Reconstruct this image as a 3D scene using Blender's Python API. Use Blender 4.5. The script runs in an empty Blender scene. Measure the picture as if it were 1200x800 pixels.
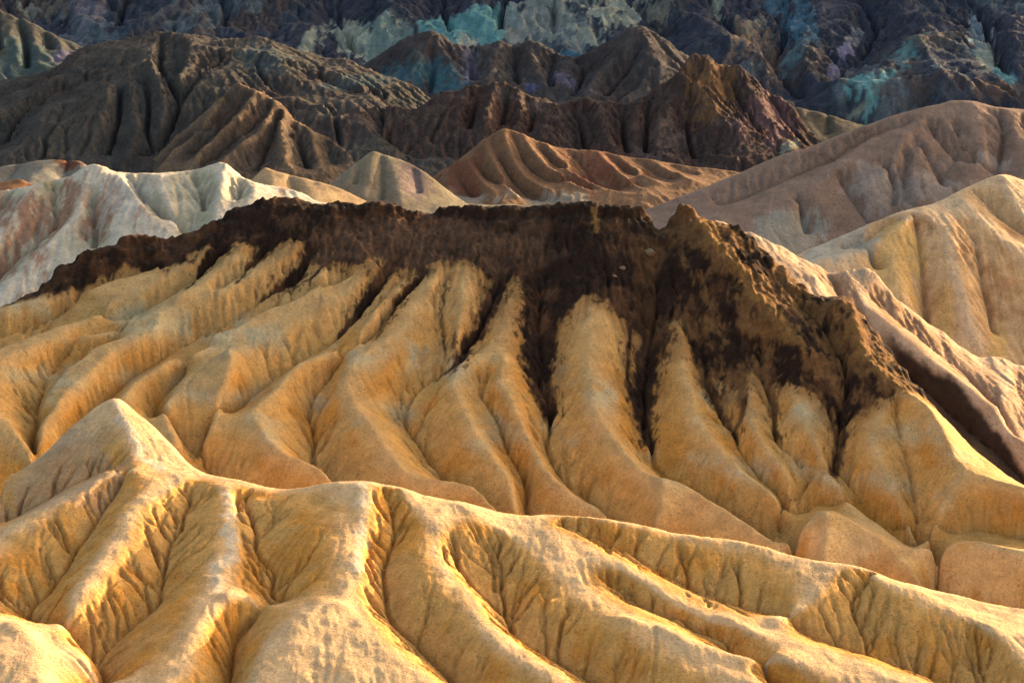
import bpy, math, time
import numpy as np

T0 = time.time()
scene = bpy.context.scene

# ------------------------------------------------------------------ camera
CAM_Z = 120.0                       # height of the viewpoint above the wash
PITCH = math.radians(12.0)          # looking down into the badlands
FOCAL = 70.0
cam_data = bpy.data.cameras.new('camera')
cam_data.lens = FOCAL
cam_data.sensor_width = 36.0
cam_data.clip_start = 1.0
cam_data.clip_end = 20000.0
cam = bpy.data.objects.new('camera', cam_data)
scene.collection.objects.link(cam)
cam.location = (0.0, 0.0, CAM_Z)
cam.rotation_euler = (math.pi / 2 - PITCH, 0.0, 0.0)
scene.camera = cam

# ------------------------------------------------------------------ sky and sun
SUN_AZ = math.radians(58.0)         # clockwise from the view direction (+Y) towards +X
SUN_EL = math.radians(10.0)
world = bpy.data.worlds.new('World')
scene.world = world
world.use_nodes = True
nt = world.node_tree
nt.nodes.clear()
wo = nt.nodes.new('ShaderNodeOutputWorld')
wb = nt.nodes.new('ShaderNodeBackground')
sky = nt.nodes.new('ShaderNodeTexSky')
sky.sky_type = 'NISHITA'
sky.sun_disc = False
sky.sun_elevation = SUN_EL
sky.sun_rotation = SUN_AZ
sky.altitude = 200.0
sky.air_density = 1.0
sky.dust_density = 6.0
sky.ozone_density = 0.2
wb.inputs['Strength'].default_value = 0.15
nt.links.new(sky.outputs[0], wb.inputs['Color'])
nt.links.new(wb.outputs[0], wo.inputs['Surface'])

sun_data = bpy.data.lights.new('sun', 'SUN')
sun_data.energy = 4.0
sun_data.angle = math.radians(0.6)
sun_data.color = (1.0, 0.76, 0.46)
sun = bpy.data.objects.new('sun', sun_data)
scene.collection.objects.link(sun)
sun.location = (200.0, 0.0, 300.0)
# a sun lamp shines along its local -Z
sun.rotation_euler = (math.pi / 2 - SUN_EL, 0.0, math.pi - SUN_AZ)

vs = scene.view_settings
vs.view_transform = 'Standard'
vs.look = 'None'
vs.exposure = 1.88
vs.gamma = 1.0
vs.use_curve_mapping = False

# ------------------------------------------------------------------ helpers
FPX = 1200.0 * FOCAL / 36.0
CP, SP = math.cos(PITCH), math.sin(PITCH)


def rays(pts):
    """directions (per metre of depth Y) through photograph points"""
    p = np.asarray(pts, float)
    a = (p[:, 0] - 600.0) / FPX
    b = (400.0 - p[:, 1]) / FPX
    dy = CP + b * SP
    dz = -SP + b * CP
    return a / dy, dz / dy


def at_depth(pts, Y):
    kx, kz = rays(pts)
    Y = np.asarray(Y, float)
    return np.stack([kx * Y, Y, CAM_Z + kz * Y], 1)


class TPS:
    """smooth guide surface z(x, y) through a few surveyed points"""
    def __init__(self, P, lam=1e-3):
        P = np.asarray(P, float)
        self.c = P[:, :2].mean(0)
        self.s = P[:, :2].std()
        q = (P[:, :2] - self.c) / self.s
        n = len(q)
        r2 = ((q[:, None] - q[None]) ** 2).sum(-1)
        K = 0.5 * r2 * np.log(r2 + 1e-12) + lam * np.eye(n)
        A = np.zeros((n + 3, n + 3))
        A[:n, :n] = K
        A[:n, n] = 1
        A[:n, n + 1:] = q
        A[n:, :n] = A[:n, n:].T
        b = np.zeros(n + 3)
        b[:n] = P[:, 2]
        self.w = np.linalg.solve(A, b)
        self.q = q

    def __call__(self, x, y):
        sh = np.shape(x)
        p = np.stack([(np.ravel(x) - self.c[0]) / self.s, (np.ravel(y) - self.c[1]) / self.s], 1)
        out = self.w[-3] + p @ self.w[-2:]
        for i, q in enumerate(self.q):
            r2 = ((p - q) ** 2).sum(1)
            out += self.w[i] * 0.5 * r2 * np.log(r2 + 1e-12)
        return out.reshape(sh)


def hit(guide, pts, h, ymin, ymax, n=260):
    """first meeting of sight lines with guide + h"""
    kx, kz = rays(pts)
    h = np.broadcast_to(np.asarray(h, float), kx.shape)
    ys = np.linspace(ymin, ymax, n)
    X = kx[:, None] * ys[None]
    Yg = np.broadcast_to(ys[None], X.shape)
    D = CAM_Z + kz[:, None] * ys[None] - (guide(X, Yg) + h[:, None])
    out = np.zeros((len(kx), 3))
    for i in range(len(kx)):
        neg = np.nonzero(D[i] < 0)[0]
        if len(neg) == 0:
            j = n - 1
            yy = ys[j]
        elif neg[0] == 0:
            yy = ys[0]
        else:
            j = neg[0]
            t = D[i, j - 1] / (D[i, j - 1] - D[i, j])
            yy = ys[j - 1] + t * (ys[j] - ys[j - 1])
        out[i] = (kx[i] * yy, yy, CAM_Z + kz[i] * yy)
    return out


def resample(P, step):
    P = np.asarray(P, float)
    out = [P[:1]]
    for a, b in zip(P[:-1], P[1:]):
        n = max(1, int(np.ceil(np.linalg.norm((b - a)[:2]) / step)))
        t = np.linspace(0, 1, n + 1)[1:, None]
        out.append(a + (b - a) * t)
    return np.concatenate(out)


def smooth_line(pts, h):
    """Catmull-Rom through photograph points so that ridges wander instead of kinking"""
    p = np.asarray(pts, float)
    h = np.asarray(h, float)
    if len(p) < 3:
        return p, h
    q = np.concatenate([np.concatenate([p, h[:, None]], 1)])
    q = np.concatenate([2 * q[:1] - q[1:2], q, 2 * q[-1:] - q[-2:-1]])
    out = []
    for i in range(1, len(q) - 2):
        t = np.linspace(0, 1, 5)[:-1, None]
        a, b, c, d = q[i - 1], q[i], q[i + 1], q[i + 2]
        out.append(0.5 * (2 * b + (c - a) * t + (2 * a - 5 * b + 4 * c - d) * t ** 2 + (3 * b - a - 3 * c + d) * t ** 3))
    out = np.concatenate(out + [q[-2:-1]])
    return out[:, :2], out[:, 2]


def hash2(ix, iy, seed):
    with np.errstate(over='ignore'):
        h = ix.astype(np.uint32) * np.uint32(374761393) + iy.astype(np.uint32) * np.uint32(668265263) + np.uint32((seed * 2246822519) & 0xffffffff)
        h = (h ^ (h >> np.uint32(13))) * np.uint32(1274126177)
        h ^= h >> np.uint32(16)
    return (h & np.uint32(0xffffff)).astype(np.float32) / np.float32(0xffffff)


def vnoise(x, y, seed):
    fx, fy = np.floor(x), np.floor(y)
    ix, iy = fx.astype(np.int64), fy.astype(np.int64)
    tx, ty = x - fx, y - fy
    tx = tx * tx * tx * (tx * (tx * 6 - 15) + 10)
    ty = ty * ty * ty * (ty * (ty * 6 - 15) + 10)
    a = hash2(ix, iy, seed)
    b = hash2(ix + 1, iy, seed)
    c = hash2(ix, iy + 1, seed)
    d = hash2(ix + 1, iy + 1, seed)
    return (a + (b - a) * tx) * (1 - ty) + (c + (d - c) * tx) * ty - 0.5


def fbm(x, y, scale, seed, octaves=4, gain=0.5):
    out = np.zeros(np.shape(x))
    amp = 1.0
    c, s = math.cos(0.6), math.sin(0.6)
    u, v = x / scale, y / scale
    for o in range(octaves):
        out += amp * vnoise(u, v, seed + o * 17)
        u, v = (c * u - s * v) * 2.03 + 5.1, (s * u + c * v) * 2.03 - 3.7
        amp *= gain
    return out


def ridged(x, y, scale, seed, octaves=4):
    out = np.zeros(np.shape(x))
    amp = 1.0
    u, v = x / scale, y / scale
    for o in range(octaves):
        out += amp * (0.5 - 2 * np.abs(vnoise(u, v, seed + o * 31)))
        u, v = (0.8 * u - 0.6 * v) * 2.1 + 1.7, (0.6 * u + 0.8 * v) * 2.1 + 9.2
        amp *= 0.5
    return out


def blur(Z, n=1):
    for _ in range(n):
        P = np.pad(Z, 1, mode='edge')
        Z = 0.25 * P[:-2, 1:-1] + 0.5 * P[1:-1, 1:-1] + 0.25 * P[2:, 1:-1]
        P = np.pad(Z, 1, mode='edge')
        Z = 0.25 * P[1:-1, :-2] + 0.5 * P[1:-1, 1:-1] + 0.25 * P[1:-1, 2:]
    return Z


def up2(Z, sh):
    ny, nx = sh
    yi = np.clip((np.arange(ny) - 0.5) / 2, 0, Z.shape[0] - 1)
    xi = np.clip((np.arange(nx) - 0.5) / 2, 0, Z.shape[1] - 1)
    y0 = np.floor(yi).astype(int)
    x0 = np.floor(xi).astype(int)
    y1 = np.minimum(y0 + 1, Z.shape[0] - 1)
    x1 = np.minimum(x0 + 1, Z.shape[1] - 1)
    ty = (yi - y0)[:, None]
    tx = (xi - x0)[None]
    return (Z[y0][:, x0] * (1 - tx) + Z[y0][:, x1] * tx) * (1 - ty) + (Z[y1][:, x0] * (1 - tx) + Z[y1][:, x1] * tx) * ty


def diffuse(P, V, x0, y0, d, sh):
    """Laplace field through scattered values: coarse to fine"""
    shapes = [sh]
    while min(shapes[-1]) > 12:
        shapes.append(((shapes[-1][0] + 1) // 2, (shapes[-1][1] + 1) // 2))
    F = None
    for lev in range(len(shapes) - 1, -1, -1):
        s = shapes[lev]
        dd = d * 2 ** lev
        ix = np.round((P[:, 0] - x0) / dd - (0.5 - 0.5 / 2 ** lev)).astype(int)
        iy = np.round((P[:, 1] - y0) / dd - (0.5 - 0.5 / 2 ** lev)).astype(int)
        ok = (ix >= 0) & (ix < s[1]) & (iy >= 0) & (iy < s[0])
        k = iy[ok] * s[1] + ix[ok]
        cnt = np.bincount(k, minlength=s[0] * s[1])
        val = np.bincount(k, weights=V[ok], minlength=s[0] * s[1])
        fix = (cnt > 0).reshape(s)
        val = np.where(cnt > 0, val / np.maximum(cnt, 1), 0).reshape(s)
        F = np.full(s, V.mean()) if F is None else up2(F, s)
        F[fix] = val[fix]
        fv = val[fix]
        for _ in range(200 if lev == len(shapes) - 1 else (36 if lev else 20)):
            Q = np.pad(F, 1, mode='edge')
            F = 0.25 * (Q[:-2, 1:-1] + Q[2:, 1:-1] + Q[1:-1, :-2] + Q[1:-1, 2:])
            F[fix] = fv
    return F


def erode(Z, d, rng, drops, steps, iters, k, jit=0.35, cap=0.5, tilt=0.0):
    """water drops run downhill and cut branching rills"""
    ny, nx = Z.shape
    flow = np.zeros(Z.shape)
    for it in range(iters):
        B = blur(Z, 1)
        gy, gx = np.gradient(B, d)
        gxf, gyf = gx.ravel().astype(np.float32), (gy.ravel() + tilt).astype(np.float32)
        px = (rng.random(drops) * (nx - 1)).astype(np.float32)
        py = (rng.random(drops) * (ny - 1)).astype(np.float32)
        vx = np.zeros(drops, np.float32)
        vy = np.zeros(drops, np.float32)
        acc = np.zeros(nx * ny)
        for s in range(steps):
            idx = (py + 0.5).astype(np.int32) * nx + (px + 0.5).astype(np.int32)
            acc += np.bincount(idx, minlength=nx * ny)
            ax, ay = gxf[idx], gyf[idx]
            m = np.sqrt(ax * ax + ay * ay) + 0.03
            vx = 0.45 * vx - ax / m + jit * (rng.random(drops, np.float32) - 0.5)
            vy = 0.45 * vy - ay / m + jit * (rng.random(drops, np.float32) - 0.5)
            m = np.sqrt(vx * vx + vy * vy) + 1e-3
            vx, vy = vx / m, vy / m
            px = np.clip(px + vx, 0, nx - 1.01)
            py = np.clip(py + vy, 0, ny - 1.01)
        acc = acc.reshape(Z.shape) / (drops * steps / (nx * ny))
        slope = np.sqrt(gx * gx + gy * gy)
        c = np.minimum(np.sqrt(acc), 6.0) * np.clip((slope - 0.15) / 0.45, 0, 1)
        c = c - blur(c, 10)
        Z = Z - np.clip(k * blur(c, 1), -cap, cap)
        flow += acc
    return Z, flow / iters


def streaks(Z, d, rng, n=9):
    """grain combed down the slope by rain wash"""
    ny, nx = Z.shape
    W = rng.standard_normal(Z.shape).astype(np.float32)
    gy, gx = np.gradient(blur(Z, 3), d)
    m = np.hypot(gx, gy) + 0.02
    tx, ty = (gx / m).astype(np.float32), (gy / m).astype(np.float32)
    gxx, gyy = np.meshgrid(np.arange(nx, dtype=np.float32), np.arange(ny, dtype=np.float32))
    acc = W.copy()
    for sgn in (1, -1):
        px, py = gxx.copy(), gyy.copy()
        for k in range(n):
            i = np.clip(px + 0.5, 0, nx - 1).astype(np.int32)
            j = np.clip(py + 0.5, 0, ny - 1).astype(np.int32)
            px = px + sgn * tx[j, i]
            py = py + sgn * ty[j, i]
            i = np.clip(px + 0.5, 0, nx - 1).astype(np.int32)
            j = np.clip(py + 0.5, 0, ny - 1).astype(np.int32)
            acc += W[j, i] * (1 - k / n)
    acc -= blur(acc, 6)
    return acc / acc.std()


def rill_trees(Z, d, GP, rng, every=1.6, length=7.0, stop=None):
    """rills climbing from the gullies towards the crests, branching as they go"""
    ny, nx = Z.shape
    gy, gx = np.gradient(blur(Z, 6), d)
    n = max(8, int(len(GP) * 0.7 * d / every) * 2)
    k = np.linspace(0, len(GP) - 1, n).astype(int)
    px, py = GP[k, 0] + rng.normal(0, 1.0, n), GP[k, 1] + rng.normal(0, 1.0, n)
    rem = length * (0.35 + rng.random(n) ** 1.5) / d
    tot = rem.copy()
    bend = rng.normal(0, 0.25, n)
    dep = 0.5 + 0.5 * rng.random(n)
    M = np.zeros(Z.shape)
    for step in range(int(length * 1.5 / d / 0.8)):
        i = np.clip(px, 0, nx - 1).astype(int)
        j = np.clip(py, 0, ny - 1).astype(int)
        ok = (rem > 0) & (px > 1) & (px < nx - 2) & (py > 1) & (py < ny - 2)
        if not ok.any():
            break
        w = dep * np.clip(rem / tot, 0, 1) ** 0.5
        np.maximum.at(M, (j[ok], i[ok]), w[ok])
        a = np.arctan2(gy[j, i] + 0.4, gx[j, i]) + bend + rng.normal(0, 0.35, len(px))
        bend = bend * 0.97 + rng.normal(0, 0.05, len(px))
        sl = np.hypot(gx[j, i], gy[j, i])
        rem = np.where(sl < 0.12, 0, rem - 0.8)
        px = px + 0.8 * np.cos(a)
        py = py + 0.8 * np.sin(a)
        b = ok & (rng.random(len(px)) < 0.05) & (rem > 4)
        if b.any():
            sg = np.where(rng.random(b.sum()) < 0.5, -1, 1)
            px, py = np.concatenate([px, px[b]]), np.concatenate([py, py[b]])
            tot = np.concatenate([tot, tot[b]])
            rem = np.concatenate([rem, rem[b] * 0.7])
            dep = np.concatenate([dep, dep[b] * 0.8])
            bend = np.concatenate([bend, sg * (0.4 + 0.4 * rng.random(b.sum()))])
    return M


def seg_dist(X, Y, P):
    """distance to a polyline and the fraction along it"""
    best = np.full(X.shape, 1e9)
    frac = np.zeros(X.shape)
    n = len(P) - 1
    for i in range(n):
        ax, ay = P[i][:2]
        bx, by = P[i + 1][:2]
        L = (bx - ax) ** 2 + (by - ay) ** 2 + 1e-9
        t = np.clip(((X - ax) * (bx - ax) + (Y - ay) * (by - ay)) / L, 0, 1)
        q = np.hypot(X - ax - t * (bx - ax), Y - ay - t * (by - ay))
        m = q < best
        best = np.where(m, q, best)
        frac = np.where(m, (i + t) / n, frac)
    return best, frac


def inside(X, Y, P):
    """point in polygon, in world x, y"""
    r = np.zeros(X.shape, bool)
    n = len(P)
    for i in range(n):
        ax, ay = P[i][:2]
        bx, by = P[(i + 1) % n][:2]
        if ay == by:
            continue
        c = ((ay > Y) != (by > Y)) & (X < (bx - ax) * (Y - ay) / (by - ay) + ax)
        r ^= c
    return r


def sstep(a, b, x):
    t = np.clip((x - a) / (b - a), 0, 1)
    return t * t * (3 - 2 * t)


class Land:
    """one hill: crest, spurs and gullies surveyed as lines, filled in by slopes"""
    def __init__(self, ext, d, ctrl, ridges, gullies, crest, seed, back=0.75, soft=3, roundness=0.8,
                 rough=0.5, rscale=8.0, er=(60000, 70, 5, 0.05), crag=None, crest_noise=0.0, rn=None, crack=0.0, wig=0.0, hs=1.0, lic=0.0, rill=0.0, rillp=(1.6, 7.0), run_on=False, gs=1.0, facet=None):
        x0, x1, y0, y1 = ext
        self.x0, self.y0, self.d = x0, y0, d
        xs = np.arange(x0, x1, d)
        ys = np.arange(y0, y1, d)
        X, Y = np.meshgrid(xs, ys)
        self.X, self.Y = X, Y
        self.ymin, self.ymax = y0, y1
        rng = np.random.default_rng(seed)
        C = np.asarray(ctrl, float)
        guide = TPS(at_depth(C[:, :2], C[:, 2]))
        self.guide = guide

        def lines(ls):
            out = []
            for pts, h0, h1 in ls:
                if run_on and pts[-1][1] > 782:
                    (ax, ay), (bx, by) = pts[-2], pts[-1]
                    sx = max(-0.9, min(0.9, (bx - ax) / max(by - ay, 8)))
                    pts = list(pts) + [(bx + sx * 50, by + 50), (bx + sx * 110, by + 120)]
                h = np.linspace(h0, h1, len(pts))
                p, h = smooth_line(pts, h)
                q = resample(hit(guide, p, h, y0 + 1, y1 - 1), d * 0.7)
                if wig:
                    q[:, 0] += wig * fbm(q[:, 0], q[:, 1], 5.0, seed + 3, 3)
                    q[:, 1] += wig * fbm(q[:, 0], q[:, 1], 5.0, seed + 4, 3)
                out.append(q)
            return out
        R = lines([(p, a * hs, b * hs) for p, a, b in ridges])
        G = lines([(p, a * gs, b * gs) for p, a, b in gullies])
        # crest: (px, py, Y) silhouette
        cr = np.asarray(crest, float)
        cp, cY = smooth_line(cr[:, :2], cr[:, 2])
        CW = resample(at_depth(cp, cY), d * 0.7)
        self.crest = CW
        RP = np.concatenate(R + [CW])
        GP = np.concatenate(G) if G else np.zeros((0, 3))
        g = guide(X, Y)
        Hr = diffuse(RP, RP[:, 2] - guide(RP[:, 0], RP[:, 1]), x0, y0, d, X.shape)
        if len(GP):
            Hg = diffuse(GP, GP[:, 2] - guide(GP[:, 0], GP[:, 1]), x0, y0, d, X.shape)
            UP = np.concatenate([RP, GP])
            UV = np.concatenate([np.ones(len(RP)), np.zeros(len(GP))])
            u = diffuse(UP, UV, x0, y0, d, X.shape)
        else:
            Hg = Hr
            u = np.ones(X.shape)
        u = np.clip(u, 0, 1)
        if facet is not None:
            roundness = roundness + (0.75 - roundness) * sstep(facet[0], facet[1], g)
        f = (1 - roundness) * u + roundness * (1 - (1 - u) ** 2.5)
        Z = g + Hg + (Hr - Hg) * f
        # back slope behind the skyline
        o = np.argsort(CW[:, 0])
        yc = np.interp(xs, CW[o, 0], CW[o, 1])
        zc = np.interp(xs, CW[o, 0], CW[o, 2])
        k = max(1, int(1.5 / d))
        ker = np.ones(2 * k + 1) / (2 * k + 1)
        yc = np.convolve(np.pad(yc, k, mode='edge'), ker, 'valid')
        self.yc = yc
        bh = Y - yc[None]
        bz = zc[None] - back * np.maximum(bh, 0) + fbm(X, Y, rscale * 1.5, seed + 5) * np.clip(bh / 10, 0, 1) * 4
        Z = np.where(bh > 0, np.minimum(Z, bz), Z)
        w = sstep(0.15, 0.8, u)
        Zs = blur(Z, soft)
        Z = Z * (1 - w) + Zs * w
        Z = Z + rough * fbm(X, Y, rscale, seed + 1, 4) * (0.35 + 0.65 * sstep(0.0, 0.4, u))
        self.u = u
        self.bh = bh
        if crest_noise:
            nz = fbm(X, Y * 0.3, rscale * 0.5, seed + 77, 4, 0.6)
            Z = Z + crest_noise * nz * np.exp(-(bh / (rscale * 0.8)) ** 2)
        if rn:
            Z = Z + rn[0] * ridged(X + 4 * fbm(X, Y, rn[1], seed + 8), Y, rn[1], seed + 6, 5) * (0.4 + 0.6 * sstep(0, 0.5, u)) * np.clip(1.2 - np.exp(-(bh / rn[1]) ** 2), 0.3, 1)
        if crack and len(GP):
            ix = np.clip(np.round((GP[:, 0] - x0) / d).astype(int), 0, X.shape[1] - 1)
            iy = np.clip(np.round((GP[:, 1] - y0) / d).astype(int), 0, X.shape[0] - 1)
            M = np.zeros(X.shape)
            M[iy, ix] = 1
            Z = Z - crack * np.minimum(blur(M, 2) * 2.2, 1) * np.clip(0.7 + 1.2 * fbm(X, Y, 6, seed + 12), 0.1, 1.4)
        self.Z = Z
        if crag is not None:
            crag(self)
        self.Z, self.flow = erode(self.Z, d, rng, *er)
        if rill:
            G2 = GP.copy()
            G2[:, 0] = (GP[:, 0] - x0) / d
            G2[:, 1] = (GP[:, 1] - y0) / d
            M = rill_trees(self.Z, d, G2, rng, *rillp)
            if hasattr(self, 'dark'):
                jj, ii = np.nonzero((self.dark > 0.6) & (bh < -2))
                k = rng.integers(0, len(jj), 700)
                M2 = rill_trees(self.Z, d, np.stack([ii[k], jj[k], ii[k]], 1).astype(float), rng, 0.35, 13.0)
                M = np.maximum(M, 0.75 * M2)
            self.Z = self.Z - rill * np.minimum(blur(M, 1) * 1.9, 1) * np.maximum(1 - sstep(0.5, 0.8, u), (self.dark > 0.5) * 0.8 if hasattr(self, 'dark') else 0) * (1 - (self.dark > 0.5) * 0.3 if hasattr(self, 'dark') else 1)
        self.streak = streaks(self.Z, d, rng)
        gy, gx = np.gradient(blur(self.Z, 2), d)
        self.Z = self.Z + lic * self.streak * np.clip(np.hypot(gx, gy) / 0.5, 0.2, 1.2)

    def sample(self, x, y):
        i = np.clip((np.asarray(x) - self.x0) / self.d, 0, self.Z.shape[1] - 1.01)
        j = np.clip((np.asarray(y) - self.y0) / self.d, 0, self.Z.shape[0] - 1.01)
        i0, j0 = i.astype(int), j.astype(int)
        tx, ty = i - i0, j - j0
        Z = self.Z
        return (Z[j0, i0] * (1 - tx) + Z[j0, i0 + 1] * tx) * (1 - ty) + (Z[j0 + 1, i0] * (1 - tx) + Z[j0 + 1, i0 + 1] * tx) * ty

    def find(self, pts):
        """where photograph points lie on this hill"""
        return hit(self.sample, pts, 0.0, self.ymin + 0.5, self.ymax - 1, 500)

    def patch(self, px, py, rx, ry, warp=0.35, seed=0, ang=0.0):
        """soft irregular patch of soil or painted sunlight, an ellipse on the ground"""
        c, s = math.cos(math.radians(ang)), math.sin(math.radians(ang))
        q = self.find([(px, py), (px + rx * c, py + rx * s), (px - ry * s, py + ry * c)])
        if q[2, 1] >= q[0, 1] or np.hypot(*(q[2] - q[0])[:2]) > 200:
            q[2] = q[0] + np.array([0, -1.0, 0]) * ry * q[0, 1] / FPX * 2.0
        e1 = (q[1] - q[0])[:2]
        e2 = (q[2] - q[0])[:2]
        lim = 3.0 * rx * q[0, 1] / FPX
        n1 = np.hypot(*e1)
        if n1 > lim:
            e1 = e1 * lim / n1
        M = np.array([e1, e2]).T
        if abs(np.linalg.det(M)) < 1e-4:
            M = M + np.eye(2) * 0.5
        Mi = np.linalg.inv(M)
        dx, dy = self.X - q[0, 0], self.Y - q[0, 1]
        a = Mi[0, 0] * dx + Mi[0, 1] * dy
        b = Mi[1, 0] * dx + Mi[1, 1] * dy
        r = np.sqrt(a * a + b * b)
        sc = max(1.0, 0.5 * rx * q[0, 1] / FPX)
        r = r + 0.10 * self.streak + warp * 1.2 * fbm(self.X, self.Y * 0.35, sc * 0.5, 500 + seed, 4, 0.7) + warp * 1.4 * fbm(self.X, self.Y, sc, 300 + seed, 4, 0.6)
        return 1 - sstep(0.82, 1.08, r)


def mixc(col, rgb, m):
    m = np.clip(m, 0, 1)[..., None]
    return col * (1 - m) + np.asarray(rgb, float) * m


def soil_material(name, scale, bump, speck=0.45, var=0.22):
    """dry crumbling clay: colour from the strata, grain, specks and fine relief from noise"""
    m = bpy.data.materials.new(name)
    m.use_nodes = True
    t = m.node_tree
    t.nodes.clear()
    N = t.nodes.new
    out = N('ShaderNodeOutputMaterial')
    bs = N('ShaderNodeBsdfPrincipled')
    bs.inputs['Roughness'].default_value = 0.95
    bs.inputs['Specular IOR Level'].default_value = 0.12
    at = N('ShaderNodeAttribute')
    at.attribute_name = 'strata'
    tc = N('ShaderNodeTexCoord')

    def noise(sc, det, rough):
        n = N('ShaderNodeTexNoise')
        n.inputs['Scale'].default_value = sc
        n.inputs['Detail'].default_value = det
        n.inputs['Roughness'].default_value = rough
        t.links.new(tc.outputs['Object'], n.inputs['Vector'])
        return n

    def maprange(src, a, b, c, d):
        r = N('ShaderNodeMapRange')
        r.inputs['From Min'].default_value = a
        r.inputs['From Max'].default_value = b
        r.inputs['To Min'].default_value = c
        r.inputs['To Max'].default_value = d
        t.links.new(src, r.inputs['Value'])
        return r.outputs['Result']

    def mul(a, b):
        r = N('ShaderNodeMath')
        r.operation = 'MULTIPLY'
        t.links.new(a, r.inputs[0])
        t.links.new(b, r.inputs[1])
        return r.outputs[0]
    n1 = noise(0.35 / scale, 8, 0.65)
    n2 = noise(2.2 / scale, 6, 0.7)
    n3 = noise(4.0 / scale, 3, 0.6)
    v1 = maprange(n1.outputs['Fac'], 0.3, 0.7, 1 - var, 1 + var)
    v2 = maprange(n2.outputs['Fac'], 0.3, 0.7, 1 - var * 0.8, 1 + var * 0.8)
    v3 = maprange(n3.outputs['Fac'], 0.385, 0.42, 1 - speck, 1.0)
    pm = maprange(noise(0.22 / scale, 4, 0.6).outputs['Fac'], 0.42, 0.6, 0.15, 1.0)

    def fade(v):
        a = N('ShaderNodeMath')
        a.operation = 'SUBTRACT'
        a.inputs[1].default_value = 1.0
        t.links.new(v, a.inputs[0])
        b = N('ShaderNodeMath')
        b.operation = 'MULTIPLY_ADD'
        b.inputs[2].default_value = 1.0
        t.links.new(a.outputs[0], b.inputs[0])
        t.links.new(pm, b.inputs[1])
        return b.outputs[0]
    v3 = fade(v3)
    n4 = noise(1.6 / scale, 5, 0.75)
    v4 = maprange(n4.outputs['Fac'], 0.37, 0.42, 1 - speck * 0.6, 1.0)
    k = mul(mul(mul(v1, v2), v3), v4)
    mx = N('ShaderNodeVectorMath')
    mx.operation = 'SCALE'
    t.links.new(at.outputs['Color'], mx.inputs[0])
    t.links.new(k, mx.inputs['Scale'])
    t.links.new(mx.outputs[0], bs.inputs['Base Color'])
    nb = noise(3.6 / scale, 8, 0.78)
    b1 = N('ShaderNodeBump')
    b1.inputs['Strength'].default_value = 1.0
    b1.inputs['Distance'].default_value = bump
    t.links.new(nb.outputs['Fac'], b1.inputs['Height'])
    nl = noise(0.8 / scale, 6, 0.6)
    b2 = N('ShaderNodeBump')
    b2.inputs['Strength'].default_value = 1.0
    b2.inputs['Distance'].default_value = bump * 2.2
    t.links.new(nl.outputs['Fac'], b2.inputs['Height'])
    t.links.new(b1.outputs[0], b2.inputs['Normal'])
    t.links.new(b2.outputs[0], bs.inputs['Normal'])
    t.links.new(bs.outputs[0], out.inputs['Surface'])
    return m


def make_mesh(name, V, F, N, col, mat):
    me = bpy.data.meshes.new(name)
    me.vertices.add(len(V))
    me.vertices.foreach_set('co', V.astype(np.float32).ravel())
    me.loops.add(F.size)
    me.loops.foreach_set('vertex_index', F.astype(np.int32).ravel())
    me.polygons.add(len(F))
    me.polygons.foreach_set('loop_start', np.arange(0, F.size, 4, dtype=np.int32))
    me.polygons.foreach_set('use_smooth', np.ones(len(F), bool))
    me.update(calc_edges=True)
    a = me.attributes.new('strata', 'FLOAT_COLOR', 'POINT')
    a.data.foreach_set('color', np.concatenate([col, np.ones((len(col), 1))], 1).astype(np.float32).ravel())
    if N is not None:
        me.normals_split_custom_set_from_vertices(N.astype(np.float32))
    me.materials.append(mat)
    o = bpy.data.objects.new(name, me)
    scene.collection.objects.link(o)
    return o


def link_land(name, land, col, mat, label, parts=(), floor=-99.0, back_keep=45.0, category='hill'):
    """mesh of a hill; faces of a named soil or rock (parts) become child meshes"""
    land.Z = np.maximum(land.Z, -13.5 + 0.3 * fbm(land.X, land.Y, 12, 3))
    ny, nx = land.Z.shape
    V = np.stack([land.X.ravel(), land.Y.ravel(), land.Z.ravel()], 1)
    gy, gx = np.gradient(land.Z, land.d)
    N = np.stack([-gx.ravel(), -gy.ravel(), np.ones(nx * ny)], 1)
    N /= np.linalg.norm(N, axis=1)[:, None]
    col = np.clip(col, 0.005, 0.9).reshape(-1, 3)
    i = np.arange(nx * ny).reshape(ny, nx)
    F = np.stack([i[:-1, :-1], i[:-1, 1:], i[1:, 1:], i[1:, :-1]], -1).reshape(-1, 4)
    keep = ((land.Z > floor) & (land.bh < back_keep)).ravel()
    F = F[keep[F].any(1)]
    owner = np.zeros(len(F), int)
    for n, (pn, pm, pmat, pl) in enumerate(parts):
        owner[pm.ravel()[F].mean(1) > 0.5] = n + 1
    root = None
    for n in range(len(parts) + 1):
        f = F[owner == n]
        used = np.zeros(nx * ny, bool)
        used[f.ravel()] = True
        remap = np.cumsum(used) - 1
        if n == 0:
            root = make_mesh(name, V[used], remap[f], N[used] if parts else None, col[used], mat)
            root['kind'] = 'structure'
            root['label'] = label
            root['category'] = category
        else:
            pn, pm, pmat, pl = parts[n - 1]
            c = make_mesh(pn, V[used], remap[f], N[used], col[used], pmat)
            c.parent = root
            if pl:
                c['label'] = pl
    print('%-22s %7d faces  %.1fs' % (name, len(F), time.time() - T0))
    return root


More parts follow.
